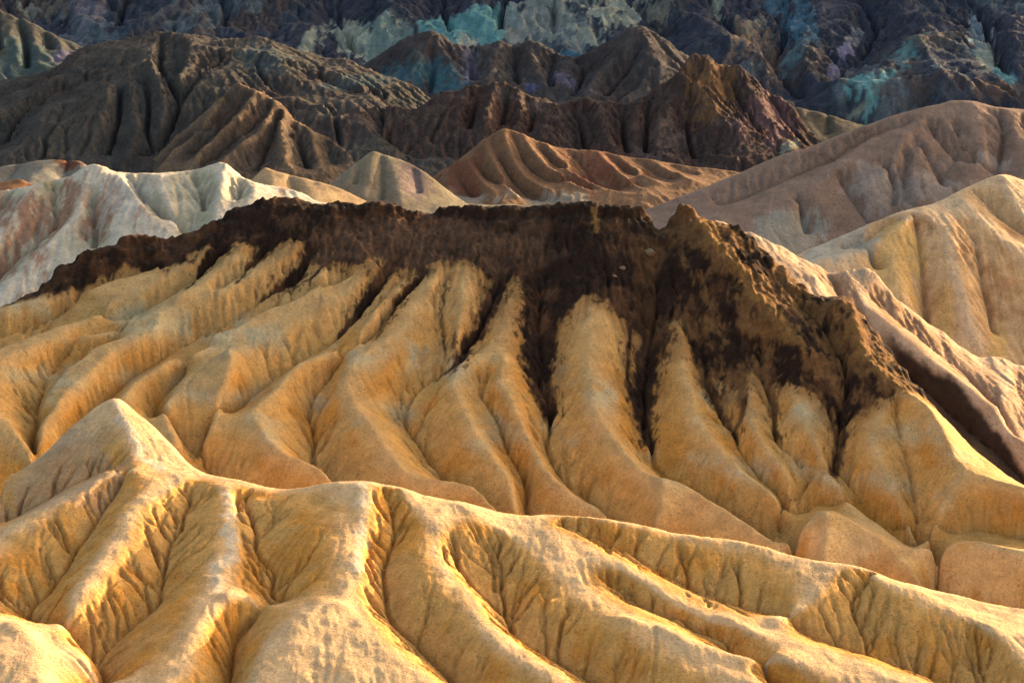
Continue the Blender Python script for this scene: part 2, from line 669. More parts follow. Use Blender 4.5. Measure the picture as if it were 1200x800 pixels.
def clay(land, base, pale, deep, seed, pale_amt=0.5, deep_amt=0.6, sc=9.0):
    """mottled clay: bleached along the crests, ochre in broad stains, banded with the beds"""
    X, Y, Z, u = land.X, land.Y, land.Z, land.u
    col = np.ones(X.shape + (3,)) * np.asarray(base)
    n1 = fbm(X, Y, sc, seed, 5, 0.6)
    n2 = fbm(X, Y, sc * 0.4, seed + 9, 4, 0.6)
    col = mixc(col, deep, deep_amt * sstep(-0.15, 0.45, n1 + 0.4 * n2))
    col = col * (1 + 0.035 * np.clip(land.streak, -2.5, 2.5))[..., None]
    col = mixc(col, pale, pale_amt * sstep(0.62, 1.02, u + 0.13 * n2 + 0.12 * n1))
    return col


# ------------------------------------------------------------------ the wash floor
gm = soil_material('wash_soil', 3.0, 0.1)
gv = np.array([[-9000, -3000, -14], [9000, -3000, -14], [9000, 16000, -14], [-9000, 16000, -14]], float)
ground = make_mesh('desert_ground', gv, np.array([[0, 1, 2, 3]]), None, np.array([[0.30, 0.22, 0.14]] * 4), gm)
ground['kind'] = 'structure'
ground['label'] = 'dry tan desert floor between the eroded hills'
ground['category'] = 'ground'

# ------------------------------------------------------------------ foreground hill
A_ridges = [
    ([(133, 467), (150, 500), (157, 517), (165, 537), (190, 548), (215, 554)], 0.5, 0.5),
    ([(157, 545), (130, 553), (100, 569), (67, 588), (40, 603), (13, 619), (-10, 634), (-40, 655)], 1.5, 4.5),
    ([(213, 562), (190, 575), (163, 589), (148, 610), (135, 638), (116, 658), (95, 692), (76, 732)], 1, 4.5),
    ([(268, 570), (268, 600), (270, 617), (272, 647), (252, 673), (256, 690), (240, 722), (225, 752), (200, 800)], 1, 5.5),
    ([(256, 690), (285, 697), (315, 707), (333, 713)], 4.6, 1.0),
    ([(425, 567), (427, 600), (421, 640), (418, 668), (410, 697), (428, 735), (457, 769), (507, 802)], 1, 6),
    ([(408, 700), (378, 712), (338, 731), (310, 760), (292, 800)], 4.6, 5),
    ([(470, 575), (495, 597), (510, 619), (517, 647), (523, 663), (533, 680), (547, 697), (557, 723), (577, 743), (600, 757), (633, 780), (668, 803)], 0.6, 5.5),
    ([(540, 590), (580, 613), (633, 647), (677, 680), (700, 700), (733, 718), (767, 741), (800, 765), (850, 786), (890, 806)], 0.6, 6),
    ([(733, 718), (770, 732), (820, 752), (850, 761), (900, 768), (947, 778), (987, 791), (1015, 804)], 4.6, 4.5),
    ([(600, 602), (640, 621), (680, 638), (700, 648), (733, 668), (767, 686), (800, 707), (833, 719), (867, 732), (900, 746), (940, 757), (987, 773), (1033, 789), (1080, 803)], 0.6, 5),
    ([(975, 662), (955, 690), (930, 715), (893, 738)], 0.5, 2.0),
    ([(1015, 667), (1040, 680), (1075, 695), (1100, 704), (1133, 722), (1160, 738), (1195, 766), (1240, 800)], 1, 3.5),
    ([(-30, 735), (0, 722), (15, 726), (40, 740), (75, 762), (112, 786)], 6, 3),
    ([(15, 726), (36, 745), (46, 775), (52, 810)], 6, 7),
]
A_gullies = [
    ([(138, 546), (100, 563), (67, 581), (40, 596), (0, 620), (-40, 645)], -1.5, -4),
    ([(146, 556), (133, 580), (113, 617), (90, 647), (75, 677), (45, 712), (38, 732), (75, 757), (100, 771), (115, 784), (117, 800)], -0.5, -3),
    ([(225, 575), (213, 612), (200, 647), (193, 680), (188, 707), (167, 731), (127, 764), (115, 782)], -0.5, -2.8),
    ([(288, 585), (293, 607), (300, 637), (308, 654), (318, 672), (314, 690), (322, 704), (338, 713), (303, 731), (280, 748), (273, 775), (268, 803)], -0.5, -2.5),
    ([(455, 580), (462, 607), (463, 630), (454, 653), (448, 677), (450, 710), (467, 737), (490, 763), (503, 780), (530, 803)], -0.5, -2.5),
    ([(570, 630), (588, 660), (588, 693), (591, 723), (600, 743), (617, 761), (650, 780), (690, 803)], -0.3, -2.5),
    ([(530, 640), (542, 675), (562, 703), (590, 728)], 0.5, -1.5),
    ([(710, 680), (740, 692), (755, 711), (793, 724), (815, 741), (850, 751), (858, 774), (888, 798)], 1.5, 0),
    ([(660, 618), (700, 632), (735, 646), (767, 671), (800, 687), (833, 700), (867, 713), (903, 724)], -0.5, -2.5),
    ([(905, 727), (960, 753), (1000, 766), (1040, 782), (1075, 793), (1110, 806)], -2, -3),
    ([(1017, 673), (1004, 697), (998, 713), (1003, 730), (1013, 750), (1017, 763), (1012, 776)], 0, -2),
    ([(1140, 745), (1150, 790)], 0, -1.0),
]
A_crest = [(-70, 620, 296), (-20, 583, 300), (0, 568, 302), (43, 537, 306), (90, 494, 311), (120, 471, 314), (133, 466, 315), (145, 469, 314), (187, 505, 307), (213, 531, 301),
           (235, 549, 296), (280, 560, 292), (330, 569, 289), (360, 569, 288), (390, 565, 287), (430, 564, 286), (460, 570, 285), (500, 580, 284),
           (540, 588, 283), (600, 600, 282), (640, 603, 282), (690, 606, 281), (740, 613, 280), (800, 627, 278), (850, 630, 277), (900, 641, 275), (940, 653, 273),
           (1000, 663, 271), (1060, 680, 268), (1120, 695, 266), (1150, 703, 265), (1200, 712, 264), (1260, 722, 263)]
A_ctrl = [(-60, 800, 241), (150, 800, 243), (300, 800, 243), (600, 800, 245), (900, 800, 248), (1260, 800, 250),
          (133, 470, 313), (-40, 640, 283), (100, 600, 285), (260, 570, 290), (430, 568, 285), (600, 604, 281), (800, 632, 277), (1000, 668, 270), (1240, 722, 262), (300, 690, 262), (700, 710, 262)]
A = Land((-79, 79, 226, 346), 0.215, A_ctrl, A_ridges, A_gullies, A_crest, 11, back=0.7, soft=20, roundness=0.85,
         rough=0.7, rscale=9.0, er=(90000, 80, 7, 0.05, 0.35, 0.5, 0.25), crack=0.5, wig=1.0, hs=0.95, lic=0.02, rill=1.6, rillp=(3.6, 12.0), run_on=True, gs=0.6)
colA = clay(A, (0.565, 0.288, 0.082), (0.63, 0.42, 0.23), (0.57, 0.23, 0.034), 21, 0.8, 0.75, 8.0)
for line, w in (([(268, 580), (268, 617), (272, 647), (252, 673), (256, 690)], 0.9), ([(425, 567), (427, 600), (421, 640), (418, 668)], 0.8),
                ([(133, 467), (150, 500), (157, 517), (165, 537), (190, 548)], 0.8)):
    q = A.find(line)
    dd, _ = seg_dist(A.X, A.Y, q)
    colA = mixc(colA, (0.60, 0.48, 0.34), 0.65 * (1 - sstep(0.3, 1.4, dd / w + 1.6 * fbm(A.X, A.Y, 1.8, 5, 4, 0.6))))
colA = mixc(colA, (0.36, 0.24, 0.15), 0.6 * A.patch(70, 560, 75, 40, 0.3, 1, -30))
mat_fore = soil_material('ochre_clay', 1.0, 0.16)
link_land('foreground_hill', A, colA, mat_fore, 'golden clay hill with branching spurs and rills filling the bottom foreground')

# ------------------------------------------------------------------ fluted hill with the dark cap
B_ridges = [
    ([(197, 312), (150, 323), (100, 338), (50, 352), (0, 363), (-50, 375)], 2, 4),
    ([(247, 292), (213, 313), (187, 329), (160, 343), (123, 360), (97, 373), (67, 385), (30, 397), (0, 408), (-50, 425)], 2, 4),
    ([(288, 287), (262, 312), (237, 332), (205, 352)], 2, 4),
    ([(347, 286), (300, 319), (267, 337), (233, 348), (200, 362), (180, 371), (130, 385), (80, 392), (40, 403), (0, 420), (-50, 445)], 2, 5),
    ([(190, 366), (187, 383), (160, 393), (117, 427), (83, 453), (52, 493), (43, 520)], 4, 4),
    ([(170, 385), (107, 407), (83, 427), (63, 447), (48, 472)], 4, 3),
    ([(-40, 450), (0, 483), (20, 507), (43, 535)], 4, 3),
    ([(380, 315), (367, 337), (317, 360), (283, 377), (250, 390), (233, 409), (200, 421), (167, 441), (147, 460), (120, 490)], 2, 4),
    ([(440, 308), (400, 345), (347, 367), (320, 380), (283, 397), (270, 404), (250, 424), (220, 444), (201, 464), (196, 482), (208, 515)], 1.5, 3.5),
    ([(270, 404), (268, 430), (256, 465), (242, 500), (235, 525)], 5, 2),
    ([(480, 328), (455, 355), (433, 380), (405, 405), (375, 415), (350, 425), (320, 457), (297, 481), (300, 498), (330, 530), (367, 544), (400, 563), (420, 580)], 1.5, 5),
    ([(514, 315), (490, 352), (467, 389), (433, 408), (408, 428), (404, 445), (420, 475), (443, 513), (463, 540), (480, 556), (510, 562), (557, 567), (580, 583), (605, 600)], 1.5, 5),
    ([(546, 312), (541, 367), (528, 412)], 1.5, 3.5),
    ([(607, 333), (598, 365), (586, 397), (560, 423), (540, 434), (531, 451), (543, 480), (553, 503), (573, 530), (593, 558), (606, 595)], 2, 3.5),
    ([(590, 415), (584, 438), (585, 452), (600, 480), (620, 517), (632, 545), (663, 573), (680, 586), (712, 606)], 3.5, 3),
    ([(697, 349), (692, 400), (690, 437), (695, 465), (702, 493), (722, 521), (752, 556), (777, 560), (800, 567), (835, 586), (867, 608), (903, 632), (915, 645)], 2, 6.5),
    ([(777, 560), (776, 585), (768, 612)], 6, 5),
    ([(797, 380), (800, 420), (808, 455), (816, 485), (828, 513), (860, 547), (893, 571), (922, 589)], 2, 2.5),
    ([(881, 446), (876, 480), (886, 510), (906, 534), (922, 550), (927, 570)], 2, 2.5),
    ([(926, 452), (940, 487), (957, 517), (967, 541)], 2, 2),
    ([(963, 555), (985, 575), (1010, 599), (1040, 620), (1065, 637)], 2.0, 2.0),
    ([(908, 640), (943, 613), (970, 597), (990, 605), (1013, 622), (1047, 648), (1067, 668), (1080, 690)], 6, 6),
    ([(970, 597), (968, 620), (964, 655)], 8, 7),
    ([(1000, 352), (1006, 390), (1020, 412), (1040, 440), (1054, 457), (1032, 483), (1021, 517), (1033, 547), (1047, 567), (1062, 598), (1071, 622)], 3, 2),
    ([(1054, 457), (1087, 473), (1105, 508), (1120, 535), (1133, 553), (1160, 560), (1200, 572), (1250, 585)], 4, 5),
    ([(1133, 553), (1112, 582), (1090, 615), (1078, 640)], 4.5, 2),
    ([(1050, 660), (1070, 647), (1090, 637), (1123, 630), (1150, 633), (1200, 647), (1260, 655)], 5, 7),
    ([(822, 256), (843, 290), (867, 310), (884, 340), (910, 365), (943, 410)], 2.0, 3.5),
    ([(690, 236), (700, 268), (703, 310), (697, 349)], 0.5, 1.5),
    ([(977, 349), (990, 346), (1000, 352)], 3, 3),
]
B_gullies = [
    ([(-60, 690), (100, 680), (240, 650), (400, 655), (600, 680), (750, 712), (900, 740), (1050, 755), (1250, 745)], -3, -3),
    ([(190, 322), (150, 338), (110, 353), (67, 372), (30, 385), (0, 393), (-50, 405)], 0, 0),
    ([(262, 300), (240, 320), (217, 340), (190, 357), (150, 374), (120, 382), (80, 389), (40, 400), (0, 415), (-50, 437)], 0, 0),
    ([(315, 290), (300, 305), (277, 330), (250, 340)], 0.5, 2),
    ([(127, 393), (83, 413), (60, 440), (44, 473), (41, 510), (42, 540), (60, 600), (80, 640), (85, 680)], 2, -2),
    ([(150, 393), (110, 417), (83, 440), (57, 463)], 2, 1),
    ([(366, 300), (350, 325), (327, 340), (303, 353), (280, 370), (240, 390), (222, 400), (200, 413), (165, 437), (140, 460), (110, 490), (90, 560), (85, 640), (90, 680)], 0, -2),
    ([(410, 325), (370, 345), (335, 358), (310, 373), (277, 391), (255, 405), (240, 426), (215, 446), (187, 473), (184, 490), (200, 511), (233, 540), (260, 575), (300, 607), (320, 650)], 0.5, -2),
    ([(465, 310), (440, 345), (410, 383), (397, 395), (360, 421), (333, 440), (300, 463), (253, 503), (237, 530), (245, 555), (275, 590), (300, 640)], 0, -2),
    ([(497, 325), (478, 348), (460, 367), (443, 391), (415, 417), (390, 440), (363, 475), (360, 490), (367, 510), (364, 540), (385, 575), (400, 610), (415, 655)], 0, -2),
    ([(524, 325), (517, 373), (523, 425)], 1.2, 1.5),
    ([(588, 300), (580, 343), (561, 393), (540, 420), (517, 440), (484, 463), (474, 493), (493, 527), (507, 549), (530, 578), (560, 610), (590, 638), (610, 680)], 0, -2),
    ([(575, 440), (564, 458), (583, 493), (593, 520), (610, 550), (617, 573), (616, 605), (630, 642), (640, 682)], 2, -2),
    ([(640, 280), (638, 320), (634, 370), (630, 420), (631, 453), (645, 483), (642, 527), (657, 560), (683, 584), (712, 610), (730, 640), (745, 662), (760, 712)], 0, -2),
    ([(772, 262), (770, 300), (769, 367), (763, 410), (754, 450), (752, 490), (759, 520), (771, 553), (805, 578), (850, 602), (905, 640), (925, 680), (940, 740)], -0.8, -2),
    ([(815, 340), (820, 400), (824, 440), (840, 480), (860, 507), (868, 527), (886, 550), (892, 563), (915, 583), (922, 600)], 0.5, -1),
    ([(893, 400), (897, 450), (907, 477), (907, 500), (917, 523), (945, 546), (950, 560), (930, 587), (918, 608), (918, 630)], 0.5, -1),
    ([(890, 300), (930, 350), (960, 385), (985, 420), (993, 450), (987, 477), (981, 530), (976, 553), (1012, 583), (1016, 597), (1040, 614), (1083, 640), (1090, 668), (1095, 695), (1105, 750)], -0.5, -2),
    ([(930, 606), (960, 590), (1000, 608), (1030, 629), (1055, 648), (1080, 650)], -1, -1.5),
    ([(1051, 472), (1054, 503), (1067, 533), (1072, 567), (1077, 610), (1074, 630), (1090, 640)], 2.5, -1),
    ([(1080, 640), (1110, 625), (1150, 620), (1200, 632), (1250, 640)], -1, -1),
]
B_crest = [(-60, 372, 396), (-20, 362, 400), (20, 353, 405), (33, 341, 406), (53, 333, 407), (67, 314, 409), (83, 303, 410), (100, 291, 412), (133, 285, 414), (145, 277, 415), (177, 278, 417), (220, 277, 419),
           (235, 269, 420), (253, 258, 422), (267, 248, 424), (290, 238, 426), (313, 230, 427), (333, 226, 428), (353, 230, 428), (363, 238, 427), (383, 238, 427), (400, 233, 427),
           (414, 240, 427), (433, 237, 427), (460, 238, 426), (467, 242, 426), (510, 245, 426), (516, 242, 426), (560, 242, 426), (583, 243, 426), (623, 243, 426), (653, 235, 426), (690, 233, 426),
           (720, 238, 425), (747, 245, 424), (764, 255, 423), (771, 275, 421), (775, 275, 421), (783, 258, 422), (792, 247, 423), (799, 237, 423), (817, 248, 422), (840, 260, 420), (867, 265, 418), (887, 277, 415),
           (893, 290, 413), (930, 322, 406), (960, 350, 401), (977, 346, 400), (997, 346, 400), (1003, 356, 398), (1020, 380, 394), (1040, 405, 389), (1060, 432, 383), (1087, 468, 374), (1100, 483, 371), (1133, 515, 364), (1165, 545, 358), (1200, 567, 354), (1260, 590, 348)]
B_ctrl = [(-50, 620, 328), (150, 620, 332), (300, 620, 335), (600, 640, 340), (850, 625, 345), (1080, 645, 341), (1240, 620, 343),
          (-50, 455, 372), (150, 440, 380), (300, 425, 384), (600, 430, 383), (850, 430, 384), (1050, 455, 374), (1240, 590, 348),
          (20, 352, 404), (200, 290, 417), (330, 229, 427), (500, 245, 425), (700, 238, 425), (800, 246, 422), (890, 290, 412), (1000, 356, 397), (1100, 490, 369)]

dark_poly = [(20, 354), (33, 338), (60, 318), (100, 286), (145, 272), (220, 272), (267, 243), (333, 221), (363, 233), (400, 228), (510, 240), (623, 238), (690, 228), (747, 240), (772, 258), (798, 235), (867, 260), (890, 275), (900, 300),
             (930, 325), (960, 348), (977, 342), (1000, 346), (1020, 378), (1045, 410), (1075, 450), (1088, 470), (1053, 455), (1025, 472), (1000, 492), (985, 490), (965, 465), (930, 447), (905, 440), (880, 440), (862, 452), (840, 438), (815, 393),
             (797, 374), (783, 380), (770, 400), (745, 390), (720, 360), (700, 344), (680, 347), (662, 364), (640, 380), (620, 353), (608, 331), (595, 325), (575, 332), (560, 308), (540, 300), (515, 308), (490, 322), (470, 312), (440, 302), (410, 310),
             (380, 310), (355, 290), (345, 282), (320, 288), (290, 283), (262, 294), (245, 288), (220, 302), (197, 309), (165, 316), (120, 325), (60, 343)]
# debris running down the gullies: line, half width at the top and at the tip in metres
tongues = [
    ([(262, 297), (240, 318), (217, 341)], 1.5, 0.3), ([(322, 283), (300, 306), (276, 332)], 1.5, 0.3), ([(368, 292), (356, 314), (330, 338), (302, 356)], 1.6, 0.4),
    ([(382, 300), (372, 320), (350, 335), (330, 345)], 0.6, 0.2),
    ([(468, 298), (442, 338), (412, 378), (396, 396)], 2.0, 0.5), ([(500, 318), (478, 345), (460, 367), (443, 393)], 0.9, 0.3), ([(592, 300), (582, 343), (562, 393), (540, 420), (516, 441)], 2.6, 0.5),
    ([(642, 320), (634, 380), (630, 430), (634, 460), (646, 488)], 5.0, 1.6), ([(770, 320), (767, 390), (757, 450), (752, 490), (759, 522)], 4.0, 1.2), ([(738, 380), (736, 440), (742, 480)], 0.6, 0.2),
    ([(815, 385), (826, 440), (842, 480), (866, 518)], 2.2, 0.4), ([(895, 430), (907, 477), (907, 500), (918, 524)], 1.3, 0.25), ([(992, 455), (986, 500), (980, 540), (976, 555)], 2.2, 0.8), ([(868, 440), (870, 480), (866, 500)], 1.2, 0.3),
    ([(960, 450), (975, 490), (980, 520)], 1.0, 0.4), ([(524, 318), (518, 370), (522, 415)], 0.22, 0.15)]


def crag_B(L):
    """broken volcanic crust: blocks and ledges near the top, cracks and runnels lower down"""
    q = hit(L.sample, dark_poly, 0.0, L.ymin, L.ymax - 1, 500)
    # points on the skyline snap to the crest
    q[:, 1] = np.where(q[:, 1] > 440, np.interp(q[:, 0], L.X[0], L.yc) + 3, q[:, 1])
    wx = L.X + 1.2 * fbm(L.X, L.Y, 3.0, 71, 5, 0.7)
    wy = L.Y + 3.0 * fbm(L.X, L.Y, 4.0, 72, 4, 0.6)
    ins = inside(wx, wy, q)
    behind = (L.bh > 0) & (L.X > L.crest[:, 0].min())
    bx = np.interp(L.X, [q[:, 0].min() - 1, q[:, 0].min(), 70, 80], [0, 1, 1, 0])
    ins = ins | ((L.bh > -1.5) & (bx > 0.5) & (L.bh < 18))
    m = blur(ins.astype(float), 2)
    for line, w0, w1 in tongues:
        p, h = smooth_line(line, np.zeros(len(line)))
        tq = hit(L.sample, p, 0.0, L.ymin, L.ymax - 1, 500)
        dd, fr = seg_dist(L.X, L.Y, tq)
        w = w0 + (w1 - w0) * fr
        nn = fbm(L.X, L.Y * 0.5, 1.2, 73, 4, 0.65)
        m = np.maximum(m, 1 - sstep(0.5, 1.3, dd / w + 0.6 * nn))
    L.dark = m
    L.darkq = q
    soft = blur(m, 12)
    top = np.exp(-np.clip(-L.bh, 0, None) / 9.0)
    left = 1 - sstep(-62, -48, L.X)
    r = ridged(L.X, L.Y, 7.0, 81, 3)
    f = fbm(L.X, L.Y, 2.2, 82, 4, 0.6)
    L.Z = L.Z + soft * (0.6 * r + 0.5 * f) * (0.5 + 0.5 * top) + soft * top * left * (1.1 * ridged(L.X, L.Y, 9.0, 83, 3))
    # ledges
    h = L.Z + 1.2 * fbm(L.X, L.Y, 12.0, 84)
    st = 2.6
    fr = (h / st) % 1.0
    led = (sstep(0.25, 0.75, fr) - fr) * st
    L.Z = L.Z + 0.8 * soft * ridged(L.X + 1.5 * fbm(L.X, L.Y, 6, 85), L.Y * 0.22, 2.4, 86, 3) * (1 - 0.5 * top)
    L.Z = L.Z + led * 0.55 * soft * sstep(0.2, 0.8, top)


B = Land((-126, 126, 306, 470), 0.31, B_ctrl, B_ridges, B_gullies, B_crest, 31, back=0.7, soft=5, roundness=0.12, facet=(28, 48),
         rough=0.6, rscale=9.0, er=(90000, 90, 7, 0.06, 0.35, 0.5, 0.2), crag=crag_B, crest_noise=0.35, crack=0.35, wig=1.2, hs=1.25, lic=0.025, rill=1.35, rillp=(3.8, 12.0))
colB = clay(B, (0.50, 0.265, 0.078), (0.52, 0.35, 0.17), (0.50, 0.205, 0.032), 41, 0.55, 0.75, 10.0)
colB = mixc(colB, (0.48, 0.30, 0.13), 0.6 * sstep(30, 48, B.Z + 6 * fbm(B.X, B.Y, 9, 42)))
colB = mixc(colB, (0.60, 0.39, 0.18), 0.7 * np.clip(B.patch(968, 635, 55, 40, 0.3, 91) + B.patch(1140, 665, 80, 36, 0.3, 92), 0, 1))  # front mounds made paler: sunlight from the right painted into the clay
# greenish beds crossing the flutes
bed = B.Z + 0.10 * B.X + 3 * fbm(B.X, B.Y, 25, 44)
gb = np.exp(-((bed - 33) / 2.2) ** 2) + 0.7 * np.exp(-((bed - 24) / 1.5) ** 2)
colB = mixc(colB, (0.38, 0.37, 0.25), 0.6 * gb * sstep(-0.2, 0.3, fbm(B.X, B.Y, 6, 45, 4)))
# rust stain just under the cap, then the dark rock itself
near = blur(B.dark, 220)
colB = mixc(colB, (0.27, 0.135, 0.045), 0.85 * sstep(0.08, 0.5, near + 0.15 * fbm(B.X, B.Y, 3, 46, 5, 0.65)))
dk = np.ones(colB.shape) * np.array((0.024, 0.012, 0.007))
n = fbm(B.X, B.Y, 7, 47, 5, 0.6)
dk = mixc(dk, (0.10, 0.045, 0.021), 0.8 * sstep(0.0, 0.5, n))
rt = sstep(20, 45, B.X) * (1 - sstep(75, 85, B.X))
dk = mixc(dk, (0.17, 0.082, 0.030), 0.9 * rt * sstep(-0.3, 0.12, fbm(B.X, B.Y * 0.6, 4, 48, 5, 0.7)))
for line, w in (([(822, 258), (843, 290), (867, 310), (884, 340)], 2.2), ([(884, 340), (910, 365), (943, 410)], 1.5), ([(1000, 380), (1012, 405), (1040, 440), (1060, 458), (1090, 475)], 2.0), ([(697, 246), (700, 270)], 1.0)):
    bd, _ = seg_dist(B.X, B.Y, B.find(line))
    dk = mixc(dk, (0.21, 0.105, 0.032), 0.9 * (1 - sstep(0.4, 1.2, bd / w + 1.1 * fbm(B.X, B.Y, 2.0, 52, 4, 0.65))))  # sunlit edges of the cap, painted as orange strips in the rock colour
q = B.find([(400, 290), (500, 285), (610, 290)])
bd, _ = seg_dist(B.X, B.Y, q)
dk = mixc(dk, (0.115, 0.062, 0.036), 0.7 * (1 - sstep(3, 10, bd + 6 * fbm(B.X, B.Y, 4, 49))))
dm = sstep(0.25, 0.75, blur(B.dark, 2) + 0.4 * fbm(B.X, B.Y * 0.6, 0.8, 50, 4, 0.65))
# loose dark debris thinning out below the cap and beside the tongues
halo = blur(B.dark, 30)
spk = sstep(0.10, 0.22, fbm(B.X, B.Y * 0.5, 0.9, 53, 4, 0.75) - 0.32 * (1 - sstep(0.0, 0.5, halo)))
dm = np.maximum(dm, 0.8 * spk * sstep(0.02, 0.12, halo))
colB = colB * (1 - dm[..., None]) + dk * dm[..., None]
mat_flute = soil_material('yellow_clay', 1.2, 0.18)
mat_dark = soil_material('dark_volcanic_crust', 0.9, 0.22, 0.5, 0.4)
link_land('fluted_hill', B, colB, mat_flute, 'yellow fluted clay hillside running down from the dark rock cap',
          back_keep=26, parts=[('dark_rock_cap', B.dark, mat_dark, 'dark brown craggy rock cap with tongues of debris down the gullies')])

# ------------------------------------------------------------------ white hill, left
C_ridges = [
    ([(40, 215), (30, 232), (10, 263), (-5, 285), (-30, 315)], 0.5, 5),
    ([(103, 192), (100, 222), (91, 250), (67, 277), (40, 303), (20, 323), (0, 348), (-20, 370)], 0.5, 6),
    ([(140, 205), (157, 230), (167, 243), (187, 260), (203, 277), (225, 300)], 1, 5),
    ([(120, 195), (125, 230), (135, 265), (140, 300)], 0.5, 4),
    ([(187, 203), (192, 230), (207, 265)], 0, 2.5),
    ([(263, 189), (259, 220), (253, 255), (245, 280)], 0.5, 4),
    ([(300, 215), (295, 240)], 0, 2),
]
C_gullies = [
    ([(62, 213), (64, 240), (66, 260), (57, 280), (30, 303), (8, 322), (-15, 350)], -1, -2),
    ([(15, 225), (0, 245), (-20, 265)], -1, -2),
    ([(153, 207), (170, 237), (188, 256), (206, 273), (235, 290)], -1, -2),
    ([(110, 230), (112, 262), (112, 300)], 0, -1),
    ([(228, 203), (236, 225), (241, 255)], -1, -2),
    ([(285, 215), (275, 245)], -1, -2),
]
C_crest = [(-60, 235, 524), (0, 223, 526), (40, 215, 528), (53, 209, 529), (70, 209, 530), (90, 200, 532), (103, 191, 533), (120, 193, 533), (133, 200, 533), (153, 203, 535), (187, 203, 536), (213, 202, 536), (233, 198, 536), (247, 192, 536),
           (263, 189, 536), (273, 198, 535), (287, 210, 534), (300, 215, 533), (315, 217, 533), (333, 218, 533), (353, 223, 532), (370, 233, 530), (387, 238, 529), (430, 250, 528)]
C_ctrl = [(-50, 360, 486), (100, 340, 490), (250, 320, 495), (430, 300, 500), (-50, 237, 523), (50, 212, 528), (120, 197, 532), (260, 194, 535), (350, 224, 531), (430, 252, 527)]
C = Land((-160, -46, 470, 600), 0.5, C_ctrl, C_ridges, C_gullies, C_crest, 51, back=0.7, soft=3, roundness=0.5, rough=0.7, rscale=9, er=(30000, 60, 7, 0.16), crack=0.5, lic=0.10, rill=1.8, rillp=(2.6, 20.0))
colC = clay(C, (0.40, 0.335, 0.235), (0.52, 0.43, 0.33), (0.33, 0.29, 0.19), 61, 0.8, 0.5, 9)
st = sstep(-0.15, 0.35, fbm(C.X, C.Y * 0.3, 5, 62, 5, 0.7) + 0.08 * C.streak)
mw = C.patch(100, 250, 60, 55, 0.3, 3) + C.patch(20, 300, 40, 60, 0.3, 4) + C.patch(330, 225, 50, 12, 0.3, 5) * 0.6
colC = mixc(colC, (0.29, 0.155, 0.095), 0.95 * st * np.clip(mw, 0, 1))
colC = mixc(colC, (0.42, 0.37, 0.31), 0.6 * C.patch(150, 225, 30, 30, 0.3, 6))
colC = mixc(colC, (0.36, 0.27, 0.15), 0.6 * C.patch(60, 225, 10, 20, 0.3, 7))
mat_white = soil_material('white_clay', 1.6, 0.14, 0.25)
link_land('white_hill', C, colC, mat_white, 'chalky white and pale green hill behind the dark ridge on the left')

# low hills just behind the white one
L1 = Land((-185, -96, 575, 700), 0.8, [(-40, 225, 590), (60, 225, 592), (150, 225, 595), (-40, 200, 608), (60, 190, 612), (150, 205, 610)], [([(50, 187), (40, 205), (30, 220)], 0.3, 2.0)], [([(80, 190), (75, 215)], -0.5, -1.5), ([(20, 195), (5, 220)], -0.5, -1.5)],
          [(-50, 205, 606), (0, 195, 610), (25, 190, 611), (50, 186, 612), (90, 187, 612), (105, 195, 611), (150, 215, 607)], 66, back=0.6, rough=0.5, er=(8000, 40, 4, 0.1))
col = clay(L1, (0.17, 0.15, 0.12), (0.22, 0.19, 0.15), (0.15, 0.11, 0.08), 67)
col = mixc(col, (0.12, 0.05, 0.03), L1.patch(82, 192, 16, 8, 0.3, 1))
link_land('olive_hill', L1, col, soil_material('olive_clay', 2.5, 0.2), 'low olive brown hill peeping over the far left of the white hill')
L2 = Land((-160, -105, 545, 600), 0.6, [(-40, 225, 549), (50, 230, 549), (-40, 214, 556), (50, 218, 556)], [([(17, 208), (15, 222)], 0.2, 1)], [([(35, 215), (32, 226)], -0.3, -0.6)],
          [(-50, 214, 556), (0, 212, 557), (17, 208, 558), (28, 210, 557), (37, 215, 556), (60, 226, 553)], 68, back=0.6, rough=0.3, er=(4000, 30, 3, 0.05))
link_land('brown_knoll', L2, clay(L2, (0.16, 0.075, 0.035), (0.22, 0.11, 0.05), (0.08, 0.04, 0.025), 69), soil_material('brown_clay', 2.0, 0.2), 'small dark brown knoll above the white hill at the left edge')
L3 = Land((-110, -45, 655, 740), 0.7, [(270, 235, 664), (350, 240, 664), (440, 250, 664), (280, 215, 676), (310, 200, 682), (360, 213, 680), (430, 238, 676)],
          [([(310, 194), (318, 212), (325, 235)], 0.3, 2), ([(367, 210), (372, 235)], 0.2, 1.5)], [([(340, 208), (345, 235)], -0.5, -1.5)],
          [(270, 225, 674), (297, 207, 680), (305, 197, 683), (310, 192, 684), (318, 198, 683), (333, 202, 682), (367, 210, 680), (400, 220, 679), (427, 234, 676), (450, 246, 674)], 72, back=0.6, rough=0.4, er=(8000, 40, 4, 0.08))
link_land('tan_hill', L3, clay(L3, (0.30, 0.20, 0.11), (0.38, 0.25, 0.13), (0.24, 0.15, 0.09), 73), soil_material('tan_clay', 2.2, 0.2), 'tan ridge rising behind the right end of the white hill')

